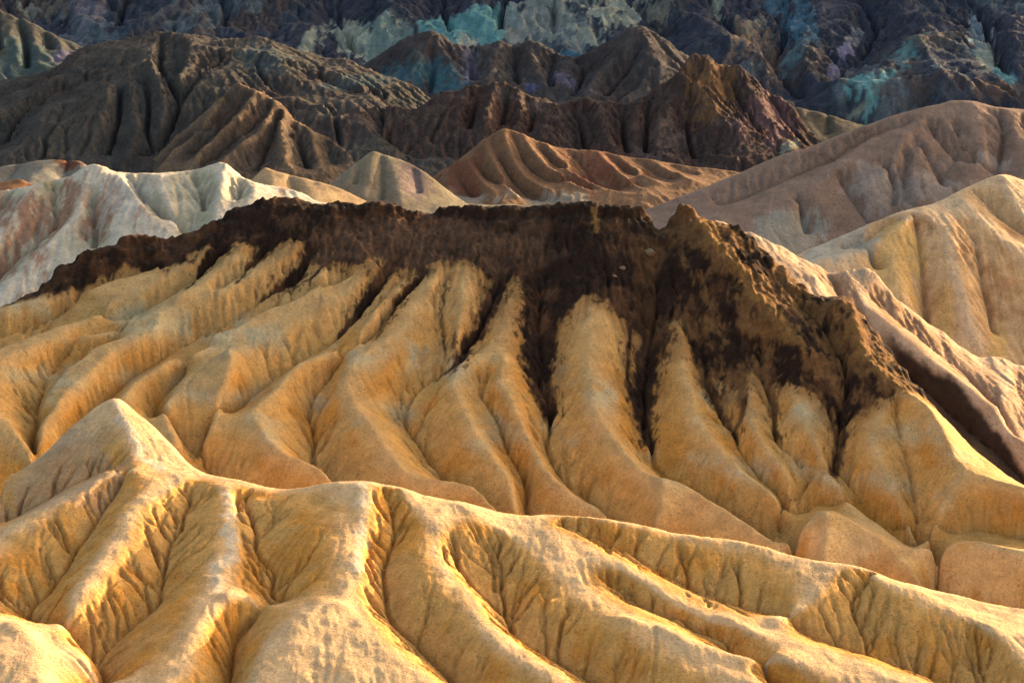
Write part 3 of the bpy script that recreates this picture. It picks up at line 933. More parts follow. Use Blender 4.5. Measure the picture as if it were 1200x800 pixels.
# ------------------------------------------------------------------ pink ridge right of the cap
D2_ridges = [
    ([(955, 322), (962, 335), (968, 345)], 2, 2),
    ([(1007, 318), (1012, 345), (1020, 366), (1053, 392), (1077, 410), (1107, 429), (1140, 460), (1167, 496), (1184, 520), (1200, 545)], 0.5, 4),
    ([(1177, 418), (1185, 445), (1172, 475), (1185, 500), (1210, 530)], 0.5, 3),
]
D2_gullies = [
    ([(975, 325), (985, 350), (1010, 385), (1050, 425), (1100, 470), (1160, 525), (1210, 575), (1260, 620)], -1, -4),
    ([(1025, 345), (1053, 376), (1090, 408), (1130, 440), (1160, 474), (1178, 505), (1195, 525)], 0, -2),
    ([(1200, 440), (1205, 480), (1210, 520)], 0, -1),
]
D2_crest = [(860, 262, 428), (892, 279, 427), (933, 297, 427), (965, 314, 427), (980, 319, 427), (1007, 314, 428), (1030, 323, 428), (1053, 353, 426), (1093, 380, 425), (1133, 410, 424), (1153, 417, 424), (1177, 416, 425), (1200, 427, 425), (1260, 450, 424)]
D2_ctrl = [(880, 330, 412), (960, 380, 404), (1050, 440, 396), (1150, 520, 386), (1240, 560, 384), (880, 276, 425), (980, 322, 425), (1050, 354, 424), (1130, 412, 422), (1240, 445, 422)]
D2 = Land((44, 128, 376, 480), 0.36, D2_ctrl, D2_ridges, D2_gullies, D2_crest, 81, back=0.7, soft=6, roundness=0.8, rough=0.7, rscale=7, er=(25000, 60, 6, 0.09), crest_noise=0.8, lic=0.06, crack=0.5, rill=1.2, rillp=(3.5, 10.0))
bi = np.interp(D2.X, B.X[0], B.yc)
D2.Z = np.where(D2.Y < bi + 1.0, np.minimum(D2.Z, B.sample(D2.X, D2.Y) - 1.5), D2.Z)
gq = hit(D2.guide, [(975, 325), (985, 350), (1010, 385), (1050, 425), (1100, 470), (1160, 525), (1210, 575), (1260, 620)], np.linspace(-1, -4, 8), D2.ymin, D2.ymax - 1)
gy_, gz_ = np.interp(D2.X, gq[:, 0], gq[:, 1]), np.interp(D2.X, gq[:, 0], gq[:, 2])
dy_ = D2.Y - gy_
cut = gz_ + np.where(dy_ > 0, 0.95 * dy_, 0.4 * dy_) + 1.0 * fbm(D2.X, D2.Y, 5, 88, 4)
cm = sstep(62, 78, D2.X)
D2.Z = D2.Z * (1 - cm) + cm * np.minimum(D2.Z, cut)
w_ = cm * np.exp(-((D2.Z - cut) / 1.5) ** 2)
D2.Z = D2.Z * (1 - w_) + blur(D2.Z, 10) * w_
colD2 = clay(D2, (0.34, 0.21, 0.125), (0.44, 0.31, 0.205), (0.24, 0.125, 0.06), 83, 0.8, 0.8, 7)
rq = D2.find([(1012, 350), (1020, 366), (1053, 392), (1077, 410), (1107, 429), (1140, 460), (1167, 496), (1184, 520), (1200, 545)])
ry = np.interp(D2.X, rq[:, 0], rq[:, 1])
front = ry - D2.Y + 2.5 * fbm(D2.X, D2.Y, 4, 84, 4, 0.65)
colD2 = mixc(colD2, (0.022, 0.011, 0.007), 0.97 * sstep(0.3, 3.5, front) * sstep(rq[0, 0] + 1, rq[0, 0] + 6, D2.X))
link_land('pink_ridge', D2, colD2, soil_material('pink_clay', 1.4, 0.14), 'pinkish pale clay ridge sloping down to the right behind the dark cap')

# ------------------------------------------------------------------ cream hill, right
D1_ridges = [
    ([(1125, 234), (1133, 237), (1147, 253), (1167, 270), (1183, 283), (1205, 298), (1240, 320)], 0.5, 4),
    ([(960, 308), (987, 302), (1013, 292), (1047, 271), (1067, 254), (1085, 244)], 4, 1),
    ([(1177, 205), (1187, 230), (1200, 255), (1230, 280)], 0.5, 3),
    ([(1105, 250), (1115, 300), (1130, 350), (1145, 400)], 1, 4),
    ([(1040, 290), (1050, 320), (1060, 350)], 2, 3.5),
]
D1_gullies = [
    ([(1150, 233), (1170, 255), (1190, 272), (1215, 290)], -1, 0),
    ([(1040, 262), (1013, 283), (985, 295)], -1, -1),
    ([(1072, 258), (1080, 310), (1084, 370), (1090, 400)], 0, -1.5),
    ([(1140, 270), (1150, 330), (1165, 400)], 1.5, 0),
    ([(1015, 300), (1030, 330)], 0, -1),
]
D1_crest = [(900, 312, 526), (940, 295, 530), (987, 275, 535), (1033, 255, 540), (1073, 243, 545), (1103, 233, 550), (1133, 218, 557), (1160, 208, 561), (1177, 203, 563), (1193, 208, 563), (1200, 210, 563), (1260, 225, 562)]
D1_ctrl = [(920, 400, 494), (1050, 410, 496), (1150, 430, 497), (1260, 430, 499), (920, 306, 526), (1033, 260, 538), (1105, 238, 547), (1180, 208, 560), (1260, 228, 560), (1130, 300, 526), (1200, 310, 532)]
D1 = Land((58, 172, 484, 640), 0.45, D1_ctrl, D1_ridges, D1_gullies, D1_crest, 91, hs=1.6, back=0.6, soft=4, roundness=0.7, rough=0.6, rscale=9, er=(30000, 60, 6, 0.10), crack=0.5, lic=0.06, rill=1.0, rillp=(5.0, 18.0))
colD1 = clay(D1, (0.50, 0.30, 0.145), (0.56, 0.41, 0.26), (0.38, 0.19, 0.08), 93, 0.6, 0.9, 8)
colD1 = mixc(colD1, (0.53, 0.315, 0.10), 0.7 * (D1.patch(1050, 300, 35, 55, 0.3, 1) + D1.patch(1105, 385, 14, 40, 0.3, 2) + D1.patch(1170, 400, 10, 30, 0.3, 3)))
colD1 = mixc(colD1, (0.34, 0.32, 0.26), 0.7 * D1.patch(985, 290, 50, 12, 0.3, 4, -20))
link_land('cream_hill', D1, colD1, soil_material('cream_clay', 1.6, 0.14), 'cream and yellow stained hill at the right edge with a sunlit spur')

# ------------------------------------------------------------------ brown rounded hill, right
D_ridges = [
    ([(1085, 143), (1033, 160), (987, 187), (947, 208), (893, 237), (862, 250), (835, 262)], 1, 5),
    ([(990, 187), (960, 215), (943, 230), (923, 247), (897, 270), (880, 290)], 3.5, 6),
    ([(1060, 155), (1050, 185), (1025, 215), (1010, 225)], 3, 3),
    ([(1085, 165), (1070, 200), (1075, 235)], 2, 3),
    ([(1140, 118), (1145, 150), (1150, 180), (1140, 215)], 0.5, 3),
    ([(1185, 127), (1190, 150), (1200, 170), (1220, 190)], 0.5, 3),
    ([(1105, 130), (1120, 155), (1140, 180)], 0.5, 1.5),
]
D_gullies = [
    ([(1067, 146), (1033, 155), (1000, 171), (967, 194), (933, 209), (883, 229), (840, 247)], -0.5, -1),
    ([(1088, 148), (1110, 177), (1133, 191), (1157, 203), (1180, 215)], 0, -1.5),
    ([(1115, 145), (1127, 171), (1145, 192)], 0, -0.5),
    ([(1165, 130), (1175, 150), (1172, 185), (1165, 205)], -0.5, -1),
    ([(1205, 140), (1215, 170)], -0.5, -1),
    ([(1037, 193), (1047, 217), (1047, 243)], 1.5, 0),
    ([(1077, 168), (1093, 197), (1107, 224)], 1, -0.5),
    ([(985, 210), (1005, 240), (1020, 265)], 2, 0),
    ([(935, 240), (945, 282)], 2, 0),
    ([(1062, 175), (1062, 215), (1068, 240)], 2, 1.5),
]
D_crest = [(720, 258, 600), (755, 246, 602), (800, 228, 607), (867, 202, 616), (910, 183, 622), (950, 170, 627), (1013, 147, 635), (1053, 133, 640), (1093, 122, 644), (1120, 117, 646), (1147, 118, 646), (1163, 124, 646), (1200, 127, 646), (1270, 128, 646)]
D_ctrl = [(720, 280, 582), (850, 290, 580), (1000, 300, 578), (1150, 300, 578), (1270, 300, 580), (740, 254, 598), (867, 207, 613), (950, 175, 624), (1053, 138, 637), (1130, 122, 643), (1270, 132, 643), (1100, 200, 612), (960, 230, 603)]
D = Land((25, 195, 560, 730), 0.55, D_ctrl, D_ridges, D_gullies, D_crest, 101, back=0.5, soft=6, roundness=0.9, rough=0.5, rscale=10, er=(30000, 60, 6, 0.08), crack=1.0, lic=0.05, rill=1.2, rillp=(6.0, 18.0))
colD = clay(D, (0.195, 0.124, 0.09), (0.235, 0.155, 0.115), (0.155, 0.093, 0.066), 103, 0.5, 0.7, 12)
colD = mixc(colD, (0.26, 0.24, 0.19), 0.7 * D.patch(920, 275, 45, 30, 0.3, 1))
colD = mixc(colD, (0.30, 0.24, 0.20), 0.5 * (D.patch(1060, 230, 60, 14, 0.6, 2) + D.patch(1160, 190, 25, 12, 0.6, 3)))
link_land('brown_hill', D, colD, soil_material('brown_gravel', 1.8, 0.16), 'smooth rounded brown hill rising to the right in the middle distance')

# ------------------------------------------------------------------ striped red hill and its pale neighbour
E1 = Land((-100, 10, 690, 800), 0.7, [(380, 250, 700), (470, 250, 700), (540, 250, 700), (400, 210, 722), (437, 182, 732), (500, 206, 728), (540, 230, 722)],
          [([(437, 177), (432, 200), (425, 230)], 0.5, 3), ([(457, 182), (465, 205), (470, 235)], 0.3, 3), ([(415, 192), (405, 215)], 0.3, 2)],
          [([(447, 185), (448, 210), (447, 240)], -0.5, -1), ([(422, 195), (415, 220)], -0.3, -1), ([(485, 200), (490, 230)], -0.5, -1)],
          [(270, 300, 712), (330, 262, 716), (370, 228, 722), (400, 203, 727), (417, 190, 730), (430, 179, 733), (437, 176, 734), (457, 182, 734), (475, 188, 733), (493, 197, 731), (510, 210, 728), (550, 240, 722)], 111, back=0.6, rough=0.5, er=(12000, 40, 5, 0.09))
colE1 = clay(E1, (0.165, 0.132, 0.088), (0.22, 0.175, 0.115), (0.13, 0.092, 0.062), 112)
colE1 = mixc(colE1, (0.14, 0.10, 0.09), E1.patch(485, 215, 18, 20, 0.4, 2))
link_land('pale_green_hill', E1, colE1, soil_material('pale_green_clay', 2.5, 0.22), 'small pale greenish hill left of the striped red hill')

E_ridges = [
    ([(587, 152), (600, 185), (613, 207), (640, 222), (662, 231), (690, 240)], 0.5, 4),
    ([(543, 182), (550, 195), (560, 208), (580, 229), (596, 243)], 0.5, 5),
    ([(567, 164), (578, 190), (590, 212), (610, 232)], 0.5, 4),
    ([(613, 157), (625, 177), (640, 194), (683, 220), (720, 232), (760, 240)], 0.5, 4),
    ([(640, 168), (665, 195), (700, 217), (740, 228)], 0.5, 3.5),
    ([(700, 177), (712, 190), (727, 203), (750, 222), (770, 232)], 0.5, 3.5),
    ([(760, 187), (785, 200), (815, 212)], 0.3, 2.5),
    ([(725, 182), (745, 200), (775, 215)], 0.3, 2.5),
    ([(520, 200), (525, 220), (530, 245)], 0.5, 4),
    ([(800, 194), (830, 206), (850, 212)], 0.2, 1.5),
]
E_gullies = [
    ([(577, 162), (588, 188), (602, 212), (625, 230), (640, 243)], -0.3, 0),
    ([(555, 176), (568, 205), (590, 228), (605, 243)], -0.3, 0),
    ([(600, 158), (613, 185), (628, 205), (662, 222), (690, 233)], -0.3, 0),
    ([(627, 165), (652, 195), (690, 218), (725, 228)], -0.3, 0),
    ([(665, 176), (690, 203), (720, 219), (745, 230)], -0.5, 0),
    ([(712, 182), (735, 203), (760, 218)], -0.3, 0),
    ([(745, 187), (770, 205), (795, 216)], -0.3, 0),
    ([(535, 192), (545, 215), (560, 240)], -0.3, 0),
    ([(785, 193), (815, 208)], -0.3, 0),
    ([(505, 215), (507, 240)], -0.3, 0),
]
E_crest = [(440, 260, 780), (467, 240, 786), (500, 213, 793), (543, 182, 801), (567, 163, 805), (587, 151, 808), (607, 155, 808), (650, 172, 806), (675, 175, 806), (700, 176, 806), (733, 183, 805), (765, 187, 804), (800, 193, 803), (860, 202, 801), (920, 215, 799)]
E_ctrl = [(440, 270, 755), (550, 262, 757), (650, 260, 758), (760, 255, 760), (900, 250, 762), (500, 216, 790), (587, 156, 805), (650, 175, 804), (733, 186, 803), (860, 206, 799)]
E = Land((-58, 115, 745, 890), 0.7, E_ctrl, E_ridges, E_gullies, E_crest, 121, back=0.6, soft=1, roundness=0.1, rough=0.6, rscale=9, er=(25000, 60, 7, 0.3), hs=2.0, lic=0.12)
colE = clay(E, (0.155, 0.082, 0.045), (0.21, 0.115, 0.06), (0.12, 0.062, 0.036), 123)
colE = mixc(colE, (0.15, 0.055, 0.03), 0.8 * (E.patch(540, 210, 28, 16, 0.5, 1) + E.patch(700, 205, 40, 14, 0.5, 2)))
colE = mixc(colE, (0.26, 0.22, 0.17), 0.7 * (E.patch(520, 235, 50, 10, 0.4, 3) + E.patch(650, 238, 50, 10, 0.4, 4)))
link_land('striped_red_hill', E, colE, soil_material('red_clay', 2.5, 0.25), 'reddish brown hill with sunlit parallel rills in the centre distance')

# ------------------------------------------------------------------ dark mountains behind
F2_ridges = [
    ([(187, 40), (180, 58), (173, 72), (150, 88), (127, 101), (113, 108), (73, 123), (42, 146), (28, 165), (10, 190)], 0.5, 6),
    ([(127, 101), (125, 125), (115, 150), (100, 185), (95, 205)], 6, 6),
    ([(150, 90), (155, 120), (160, 150), (150, 180)], 5, 6),
    ([(175, 72), (185, 100), (192, 125), (188, 150)], 4, 4),
    ([(288, 50), (268, 77), (240, 98), (220, 118), (214, 128)], 0.5, 4),
    ([(320, 50), (335, 75), (345, 103), (375, 123), (400, 121), (420, 127), (467, 132), (493, 138)], 1, 7),
    ([(420, 127), (430, 150), (450, 175), (475, 200)], 7, 7),
    ([(467, 132), (485, 155), (510, 180)], 7, 6),
    ([(97, 57), (85, 80), (55, 100), (20, 120), (-10, 135)], 0.5, 5),
    ([(353, 63), (385, 85), (420, 100), (440, 118)], 0.5, 4),
    ([(227, 43), (222, 70), (210, 95)], 0.5, 4),
]
F2_gullies = [
    ([(190, 45), (186, 83), (199, 110), (211, 131), (203, 153), (188, 174), (163, 199)], -1, -3),
    ([(262, 70), (253, 80), (230, 108), (213, 133)], -1, -1.5),
    ([(110, 95), (83, 110), (55, 122), (26, 140), (13, 162), (0, 185)], -0.5, -2),
    ([(70, 85), (30, 105), (-10, 118)], -1, -2),
    ([(142, 115), (138, 150), (125, 190)], 2, 1),
    ([(172, 100), (175, 130), (170, 165)], 1, 0),
    ([(300, 75), (310, 95), (335, 112)], -1, 2),
    ([(445, 140), (465, 170), (490, 200)], 3, 1),
    ([(370, 95), (400, 108), (450, 125)], -1, 0),
    ([(205, 55), (208, 85), (206, 105)], 0, 0),
]
F2_crest = [(-60, 105, 1000), (0, 95, 1003), (47, 85, 1007), (67, 77, 1009), (97, 57, 1016), (150, 47, 1020), (187, 38, 1022), (227, 43, 1022), (290, 44, 1022), (320, 50, 1020), (353, 60, 1017), (383, 66, 1014), (405, 68, 1012), (430, 80, 1006), (483, 100, 997), (510, 120, 990), (530, 135, 985), (550, 152, 978), (570, 165, 972), (620, 190, 965)]
F2_ctrl = [(-60, 210, 898), (100, 215, 898), (250, 215, 898), (400, 215, 898), (580, 215, 905), (-60, 110, 995), (100, 62, 1012), (187, 43, 1020), (300, 50, 1019), (400, 75, 1008), (500, 118, 988), (580, 175, 965), (200, 140, 935), (350, 140, 940)]
F2 = Land((-285, 12, 885, 1125), 0.85, F2_ctrl, F2_ridges, F2_gullies, F2_crest, 131, hs=1.5, back=0.5, soft=1, roundness=0.3, rough=2.0, rscale=18, er=(45000, 70, 8, 0.5, 0.35, 1.5), rn=(2.2, 26), lic=0.4, rill=2.2, rillp=(9.0, 40.0))
colF2 = clay(F2, (0.055, 0.048, 0.042), (0.075, 0.062, 0.05), (0.062, 0.043, 0.036), 133, 0.6, 0.8, 25)
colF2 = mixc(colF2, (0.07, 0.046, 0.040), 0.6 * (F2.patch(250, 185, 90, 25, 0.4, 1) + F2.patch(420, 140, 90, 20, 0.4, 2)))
colF2 = mixc(colF2, (0.06, 0.075, 0.075), 0.7 * (F2.patch(310, 70, 30, 25, 0.4, 3) + F2.patch(420, 95, 50, 14, 0.4, 4)))
mat_mtn = soil_material('mountain_rock', 3.5, 0.45, 0.35, 0.3)
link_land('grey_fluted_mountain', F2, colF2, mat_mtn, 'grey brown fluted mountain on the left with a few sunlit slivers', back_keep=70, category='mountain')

G_ridges = [
    ([(322, 119), (310, 148), (285, 170), (262, 190), (248, 212)], 1, 6),
    ([(333, 126), (328, 150), (335, 180), (345, 208)], 1, 6),
    ([(365, 153), (372, 180), (380, 208)], 1, 5),
    ([(300, 106), (285, 130), (262, 155), (238, 180), (212, 208)], 1, 6),
    ([(400, 172), (412, 190), (425, 210)], 1, 4),
    ([(262, 113), (240, 145), (212, 172), (185, 200)], 1, 5),
]
G_gullies = [
    ([(290, 112), (272, 138), (248, 165), (222, 195)], -1, -1),
    ([(314, 124), (296, 152), (268, 178), (238, 208)], -1, -1),
    ([(328, 135), (317, 165), (300, 208)], -1, -1),
    ([(347, 146), (352, 175), (362, 208)], -1, -1),
    ([(383, 168), (395, 205)], -1, -1),
    ([(268, 118), (252, 145), (225, 172), (200, 200)], -1, -1),
]
G_crest = [(110, 250, 893), (150, 215, 900), (165, 202, 903), (200, 166, 911), (232, 138, 918), (262, 112, 925), (277, 96, 930), (300, 106, 928), (322, 118, 925), (333, 124, 924), (345, 138, 920), (365, 152, 916), (400, 172, 911), (430, 192, 906), (460, 215, 900), (500, 245, 893)]
G_ctrl = [(110, 260, 872), (250, 225, 872), (350, 225, 872), (480, 240, 876), (165, 207, 898), (232, 145, 913), (277, 104, 925), (333, 131, 920), (400, 178, 906), (470, 225, 893)]
G = Land((-182, -35, 862, 985), 0.8, G_ctrl, G_ridges, G_gullies, G_crest, 137, hs=1.5, back=0.6, soft=1, roundness=0.2, rough=1.6, rscale=14, er=(22000, 60, 8, 0.4, 0.35, 1.5), rn=(1.5, 18), lic=0.3, rill=2.2, rillp=(7.0, 34.0))
colG = clay(G, (0.075, 0.054, 0.041), (0.17, 0.108, 0.064), (0.08, 0.048, 0.035), 138, 0.9, 0.8, 16)  # light tan crests: low sunlight painted into the soil colour
link_land('sun_tinted_brown_ridge', G, colG, mat_mtn, 'brown ridge with crests tinted tan as if sunlit in front of the grey mountain on the left', back_keep=60, category='mountain')

F5_ridges = [
    ([(700, 115), (705, 140), (715, 170), (720, 195)], 1, 5),
    ([(797, 86), (790, 110), (775, 140), (770, 175), (775, 200)], 1, 6),
    ([(830, 67), (836, 95), (842, 125), (850, 160), (860, 195)], 1, 6),
    ([(797, 86), (815, 100), (835, 120), (855, 150), (880, 180)], 3, 6),
    ([(867, 82), (885, 110), (905, 145), (920, 180)], 1, 5),
    ([(580, 97), (575, 120), (565, 150)], 1, 5),
    ([(547, 100), (540, 125), (535, 150)], 1, 4),
    ([(647, 118), (640, 140), (635, 165)], 0.5, 4),
    ([(753, 113), (745, 140), (745, 180)], 0.5, 4),
    ([(607, 107), (610, 130), (605, 155)], 0.5, 4),
]
F5_gullies = [
    ([(733, 127), (730, 150), (735, 190)], -1, -2),
    ([(765, 110), (757, 140), (757, 190)], -1, -1),
    ([(812, 85), (810, 120), (805, 160), (815, 195)], -1, 0),
    ([(675, 122), (680, 150), (690, 190)], -1, -1),
    ([(620, 115), (622, 140), (620, 165)], -1, -1),
    ([(595, 105), (592, 130), (585, 155)], -1, -1),
    ([(852, 85), (868, 120), (890, 165)], -0.5, 0),
    ([(562, 102), (555, 130), (550, 160)], -1, -1),
    ([(905, 115), (925, 150), (945, 180)], -1, -1),
]
F5_crest = [(480, 130, 950), (513, 110, 957), (547, 100, 962), (580, 97, 964), (607, 107, 962), (647, 118, 960), (667, 119, 960), (700, 114, 962), (733, 123, 961), (753, 112, 964), (775, 98, 969), (797, 85, 974), (810, 70, 982), (830, 65, 985), (842, 77, 982), (867, 81, 981), (900, 107, 975), (925, 122, 970), (945, 145, 964), (965, 170, 958), (1000, 190, 952)]
F5_ctrl = [(480, 210, 900), (650, 215, 900), (800, 220, 900), (1000, 220, 902), (513, 115, 953), (600, 108, 960), (700, 120, 958), (797, 92, 970), (830, 72, 980), (900, 112, 972), (980, 185, 952)]
F5 = Land((-60, 148, 888, 1080), 0.8, F5_ctrl, F5_ridges, F5_gullies, F5_crest, 141, hs=1.4, back=0.5, soft=1, roundness=0.2, rough=2.2, rscale=14, er=(35000, 60, 8, 0.45, 0.35, 1.5), crest_noise=1.5, rn=(2.6, 20), lic=0.4, rill=2.2, rillp=(9.0, 40.0))
colF5 = clay(F5, (0.050, 0.032, 0.027), (0.065, 0.042, 0.034), (0.06, 0.030, 0.023), 143, 0.6, 0.8, 20)
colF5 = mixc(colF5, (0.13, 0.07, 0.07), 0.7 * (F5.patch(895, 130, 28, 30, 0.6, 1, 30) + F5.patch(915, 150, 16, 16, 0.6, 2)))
colF5 = mixc(colF5, (0.20, 0.21, 0.16), 0.7 * F5.patch(925, 168, 14, 9, 0.4, 3))
colF5 = mixc(colF5, (0.15, 0.078, 0.035), 0.75 * (F5.patch(835, 100, 26, 32, 0.6, 4) + F5.patch(810, 95, 14, 14, 0.6, 5)))  # orange glow of the sun on the right flank, put into the colour
colF5 = mixc(colF5, (0.12, 0.085, 0.07), 0.5 * (F5.patch(620, 125, 30, 9, 0.6, 6) + F5.patch(780, 160, 30, 20, 0.9, 7)))
link_land('dark_red_mountain', F5, colF5, mat_mtn, 'dark reddish brown craggy mountain with a flank tinted orange as if sunlit right of centre', back_keep=70, category='mountain')

F6 = Land((110, 230, 1010, 1120), 1.1, [(900, 190, 1020), (1040, 190, 1020), (1150, 190, 1020), (900, 130, 1055), (1000, 145, 1055), (1150, 170, 1050)], [([(950, 128), (945, 150), (940, 175)], 0.5, 4), ([(987, 138), (985, 160)], 0.5, 3)], [([(970, 136), (968, 160)], -0.5, -1), ([(925, 130), (920, 160)], -0.5, -1)],
          [(880, 125, 1055), (923, 124, 1057), (950, 128, 1057), (987, 138, 1056), (1013, 146, 1055), (1080, 165, 1052), (1150, 185, 1048)], 145, back=0.5, rough=1.2, rscale=12, er=(10000, 40, 5, 0.2))
link_land('olive_foothill', F6, clay(F6, (0.085, 0.068, 0.048), (0.10, 0.08, 0.06), (0.07, 0.05, 0.038), 146), mat_mtn, 'low olive foothill in front of the far right mountain')

F4_ridges = [
    ([(500, 34), (495, 60), (480, 85), (470, 110)], 1, 6),
    ([(500, 34), (520, 60), (535, 90), (545, 110)], 1, 5),
    ([(583, 48), (580, 75), (570, 100)], 1, 5),
    ([(620, 48), (625, 75), (640, 100)], 1, 5),
    ([(753, 31), (735, 55), (710, 80), (690, 105), (680, 125)], 1, 7),
    ([(753, 31), (765, 60), (760, 90), (740, 115)], 1, 5),
    ([(667, 65), (660, 85), (665, 110)], 1, 4),
]
F4_gullies = [
    ([(555, 55), (552, 80), (555, 110)], -2, -3),
    ([(603, 58), (605, 80), (605, 110)], -2, -3),
    ([(650, 65), (645, 85), (645, 115)], -2, -3),
    ([(675, 68), (685, 90), (670, 125)], -2, -3),
    ([(507, 60), (508, 85), (505, 110)], 0, -1),
    ([(750, 55), (735, 85), (710, 120)], 1, -1),
    ([(460, 60), (450, 90)], -1, -1),
]
F4_crest = [(400, 95, 1135), (427, 78, 1142), (467, 48, 1152), (500, 34, 1157), (523, 45, 1155), (533, 53, 1153), (567, 53, 1152), (583, 48, 1153), (603, 56, 1151), (620, 48, 1153), (647, 60, 1150), (667, 65, 1148), (685, 63, 1148), (700, 53, 1150), (733, 37, 1154), (753, 31, 1156), (777, 43, 1153), (793, 57, 1150), (840, 85, 1144), (900, 120, 1130)]
F4_ctrl = [(400, 150, 1075), (550, 150, 1075), (700, 150, 1075), (900, 150, 1080), (430, 85, 1135), (500, 42, 1151), (600, 62, 1146), (680, 72, 1144), (753, 38, 1150), (850, 95, 1138)]
F4 = Land((-110, 160, 1060, 1250), 1.1, F4_ctrl, F4_ridges, F4_gullies, F4_crest, 151, back=0.45, soft=1, roundness=0.4, rough=2.4, rscale=18, er=(25000, 60, 8, 0.6, 0.35, 1.5), crest_noise=1.5, rn=(2.6, 24), lic=0.4, rill=2.2, rillp=(9.0, 40.0))
colF4 = clay(F4, (0.050, 0.043, 0.043), (0.065, 0.052, 0.048), (0.048, 0.035, 0.033), 153, 0.6, 0.8, 25)
colF4 = mixc(colF4, (0.04, 0.095, 0.115), 0.8 * (F4.patch(490, 82, 45, 22, 0.5, 1) + F4.patch(520, 100, 25, 12, 0.5, 2)))
colF4 = mixc(colF4, (0.11, 0.055, 0.035), 0.6 * F4.patch(505, 45, 20, 10, 0.4, 3))
colF4 = mixc(colF4, (0.13, 0.11, 0.15), 0.7 * (F4.patch(550, 82, 8, 16, 0.6, 4) + F4.patch(672, 98, 20, 14, 0.8, 5)))
colF4 = mixc(colF4, (0.085, 0.085, 0.17), 0.8 * F4.patch(621, 104, 9, 6, 0.4, 6))
link_land('blue_tinted_mountain', F4, colF4, mat_mtn, 'brown peak with a blue green flank in the upper centre', back_keep=70, category='mountain')

F3 = Land((-345, -190, 1090, 1260), 1.1, [(-60, 110, 1095), (60, 115, 1095), (150, 110, 1098), (-60, 15, 1165), (30, 30, 1163), (90, 60, 1155), (160, 85, 1145)],
          [([(5, 13), (15, 40), (20, 75), (15, 100)], 1, 6), ([(33, 26), (45, 55), (45, 85)], 1, 6), ([(-20, 10), (-20, 60)], 1, 6), ([(65, 42), (75, 65)], 1, 4)], [([(22, 25), (30, 60), (32, 95)], -1, -2), ([(52, 38), (60, 70)], -1, -2), ([(-8, 20), (0, 70)], 0, -1)],
          [(-70, 5, 1166), (-20, 7, 1167), (0, 12, 1167), (17, 18, 1166), (33, 26, 1165), (60, 40, 1161), (90, 53, 1157), (120, 70, 1150), (170, 90, 1144)], 161, back=0.45, rough=2.0, rscale=16, er=(15000, 50, 8, 0.6, 0.35, 1.5), rn=(2.4, 24), roundness=0.3, soft=1)
colF3 = clay(F3, (0.065, 0.062, 0.052), (0.09, 0.08, 0.065), (0.055, 0.05, 0.042), 163, 0.6, 0.8, 25)
colF3 = mixc(colF3, (0.05, 0.085, 0.085), 0.6 * F3.patch(25, 75, 40, 30, 0.5, 1))
colF3 = mixc(colF3, (0.10, 0.085, 0.15), 0.7 * F3.patch(73, 65, 14, 9, 0.5, 2))
link_land('green_grey_mountain', F3, colF3, mat_mtn, 'green grey mountain shoulder in the upper left corner', back_keep=70, category='mountain')

# the far wall of painted rock that closes the view
X_ridges = [
    ([(1100, 22), (1078, 36), (1053, 60), (1033, 90), (1008, 120), (985, 140)], 8, 10),
    ([(1100, 22), (1120, 50), (1140, 80), (1150, 115)], 8, 8),
    ([(1020, -20), (1050, 10), (1100, 22)], 6, 8),
    ([(945, 30), (940, 60), (950, 95), (965, 125)], 9, 6),
    ([(860, 20), (875, 50), (895, 85), (910, 108)], 6, 5),
    ([(780, -20), (800, 15), (840, 50), (880, 90)], 8, 6),
    ([(1180, 20), (1185, 60), (1200, 100)], 6, 6),
    ([(560, -10), (570, 20), (560, 50)], 6, 4),
    ([(640, -10), (665, 20), (700, 45)], 8, 5),
    ([(480, -15), (470, 15), (440, 45)], 8, 5),
    ([(600, 10), (615, 35), (625, 50)], 4, 3),
    ([(310, -20), (330, 10), (350, 45)], 7, 5),
    ([(210, -20), (200, 10), (170, 30)], 7, 5),
    ([(100, -10), (90, 20), (110, 50)], 6, 5),
    ([(1000, 0), (985, 25), (995, 50)], 5, 5),
]
X_gullies = [
    ([(905, -10), (920, 20), (918, 60), (908, 85), (917, 112), (940, 130)], -3, -5),
    ([(1010, 5), (1025, 35), (1010, 70), (985, 95), (975, 120)], -1, -4),
    ([(830, -5), (850, 35), (880, 70), (905, 100)], -1, -4),
    ([(1145, 10), (1165, 60), (1180, 105)], -1, -3),
    ([(730, -10), (745, 15), (790, 55)], -1, -3),
    ([(600, -20), (590, 20), (585, 50)], -1, -2),
    ([(520, -15), (520, 15), (530, 50)], -1, -2),
    ([(400, -10), (400, 30), (420, 70)], -1, -2),
    ([(260, -10), (265, 20), (260, 45)], -1, -2),
    ([(150, -10), (145, 15), (140, 45)], -1, -2),
    ([(45, -10), (60, 25), (85, 50)], -1, -2),
    ([(650, 15), (650, 50)], 0, -2),
]
X_crest = [(-200, -150, 1500), (0, -130, 1500), (200, -110, 1500), (400, -120, 1500), (600, -135, 1500), (800, -110, 1500), (1000, -130, 1500), (1200, -120, 1500), (1400, -140, 1500)]
X_ctrl = [(-150, 150, 1165), (300, 150, 1170), (700, 150, 1170), (950, 122, 1150), (1350, 122, 1150), (-150, 40, 1290), (300, 40, 1295), (600, 50, 1285), (900, 60, 1260), (1350, 50, 1260), (-150, -30, 1390), (400, -30, 1390), (900, -30, 1380), (1350, -30, 1380), (-150, -130, 1495), (600, -130, 1495), (1350, -130, 1495)]
XF = Land((-440, 440, 1085, 1560), 1.5, X_ctrl, X_ridges, X_gullies, X_crest, 171, back=0.3, soft=1, roundness=0.3, rough=6.0, rscale=45, er=(70000, 80, 8, 0.8, 0.35, 2.0), rn=(8.0, 55), lic=0.7, rill=5.0, rillp=(10.0, 70.0))
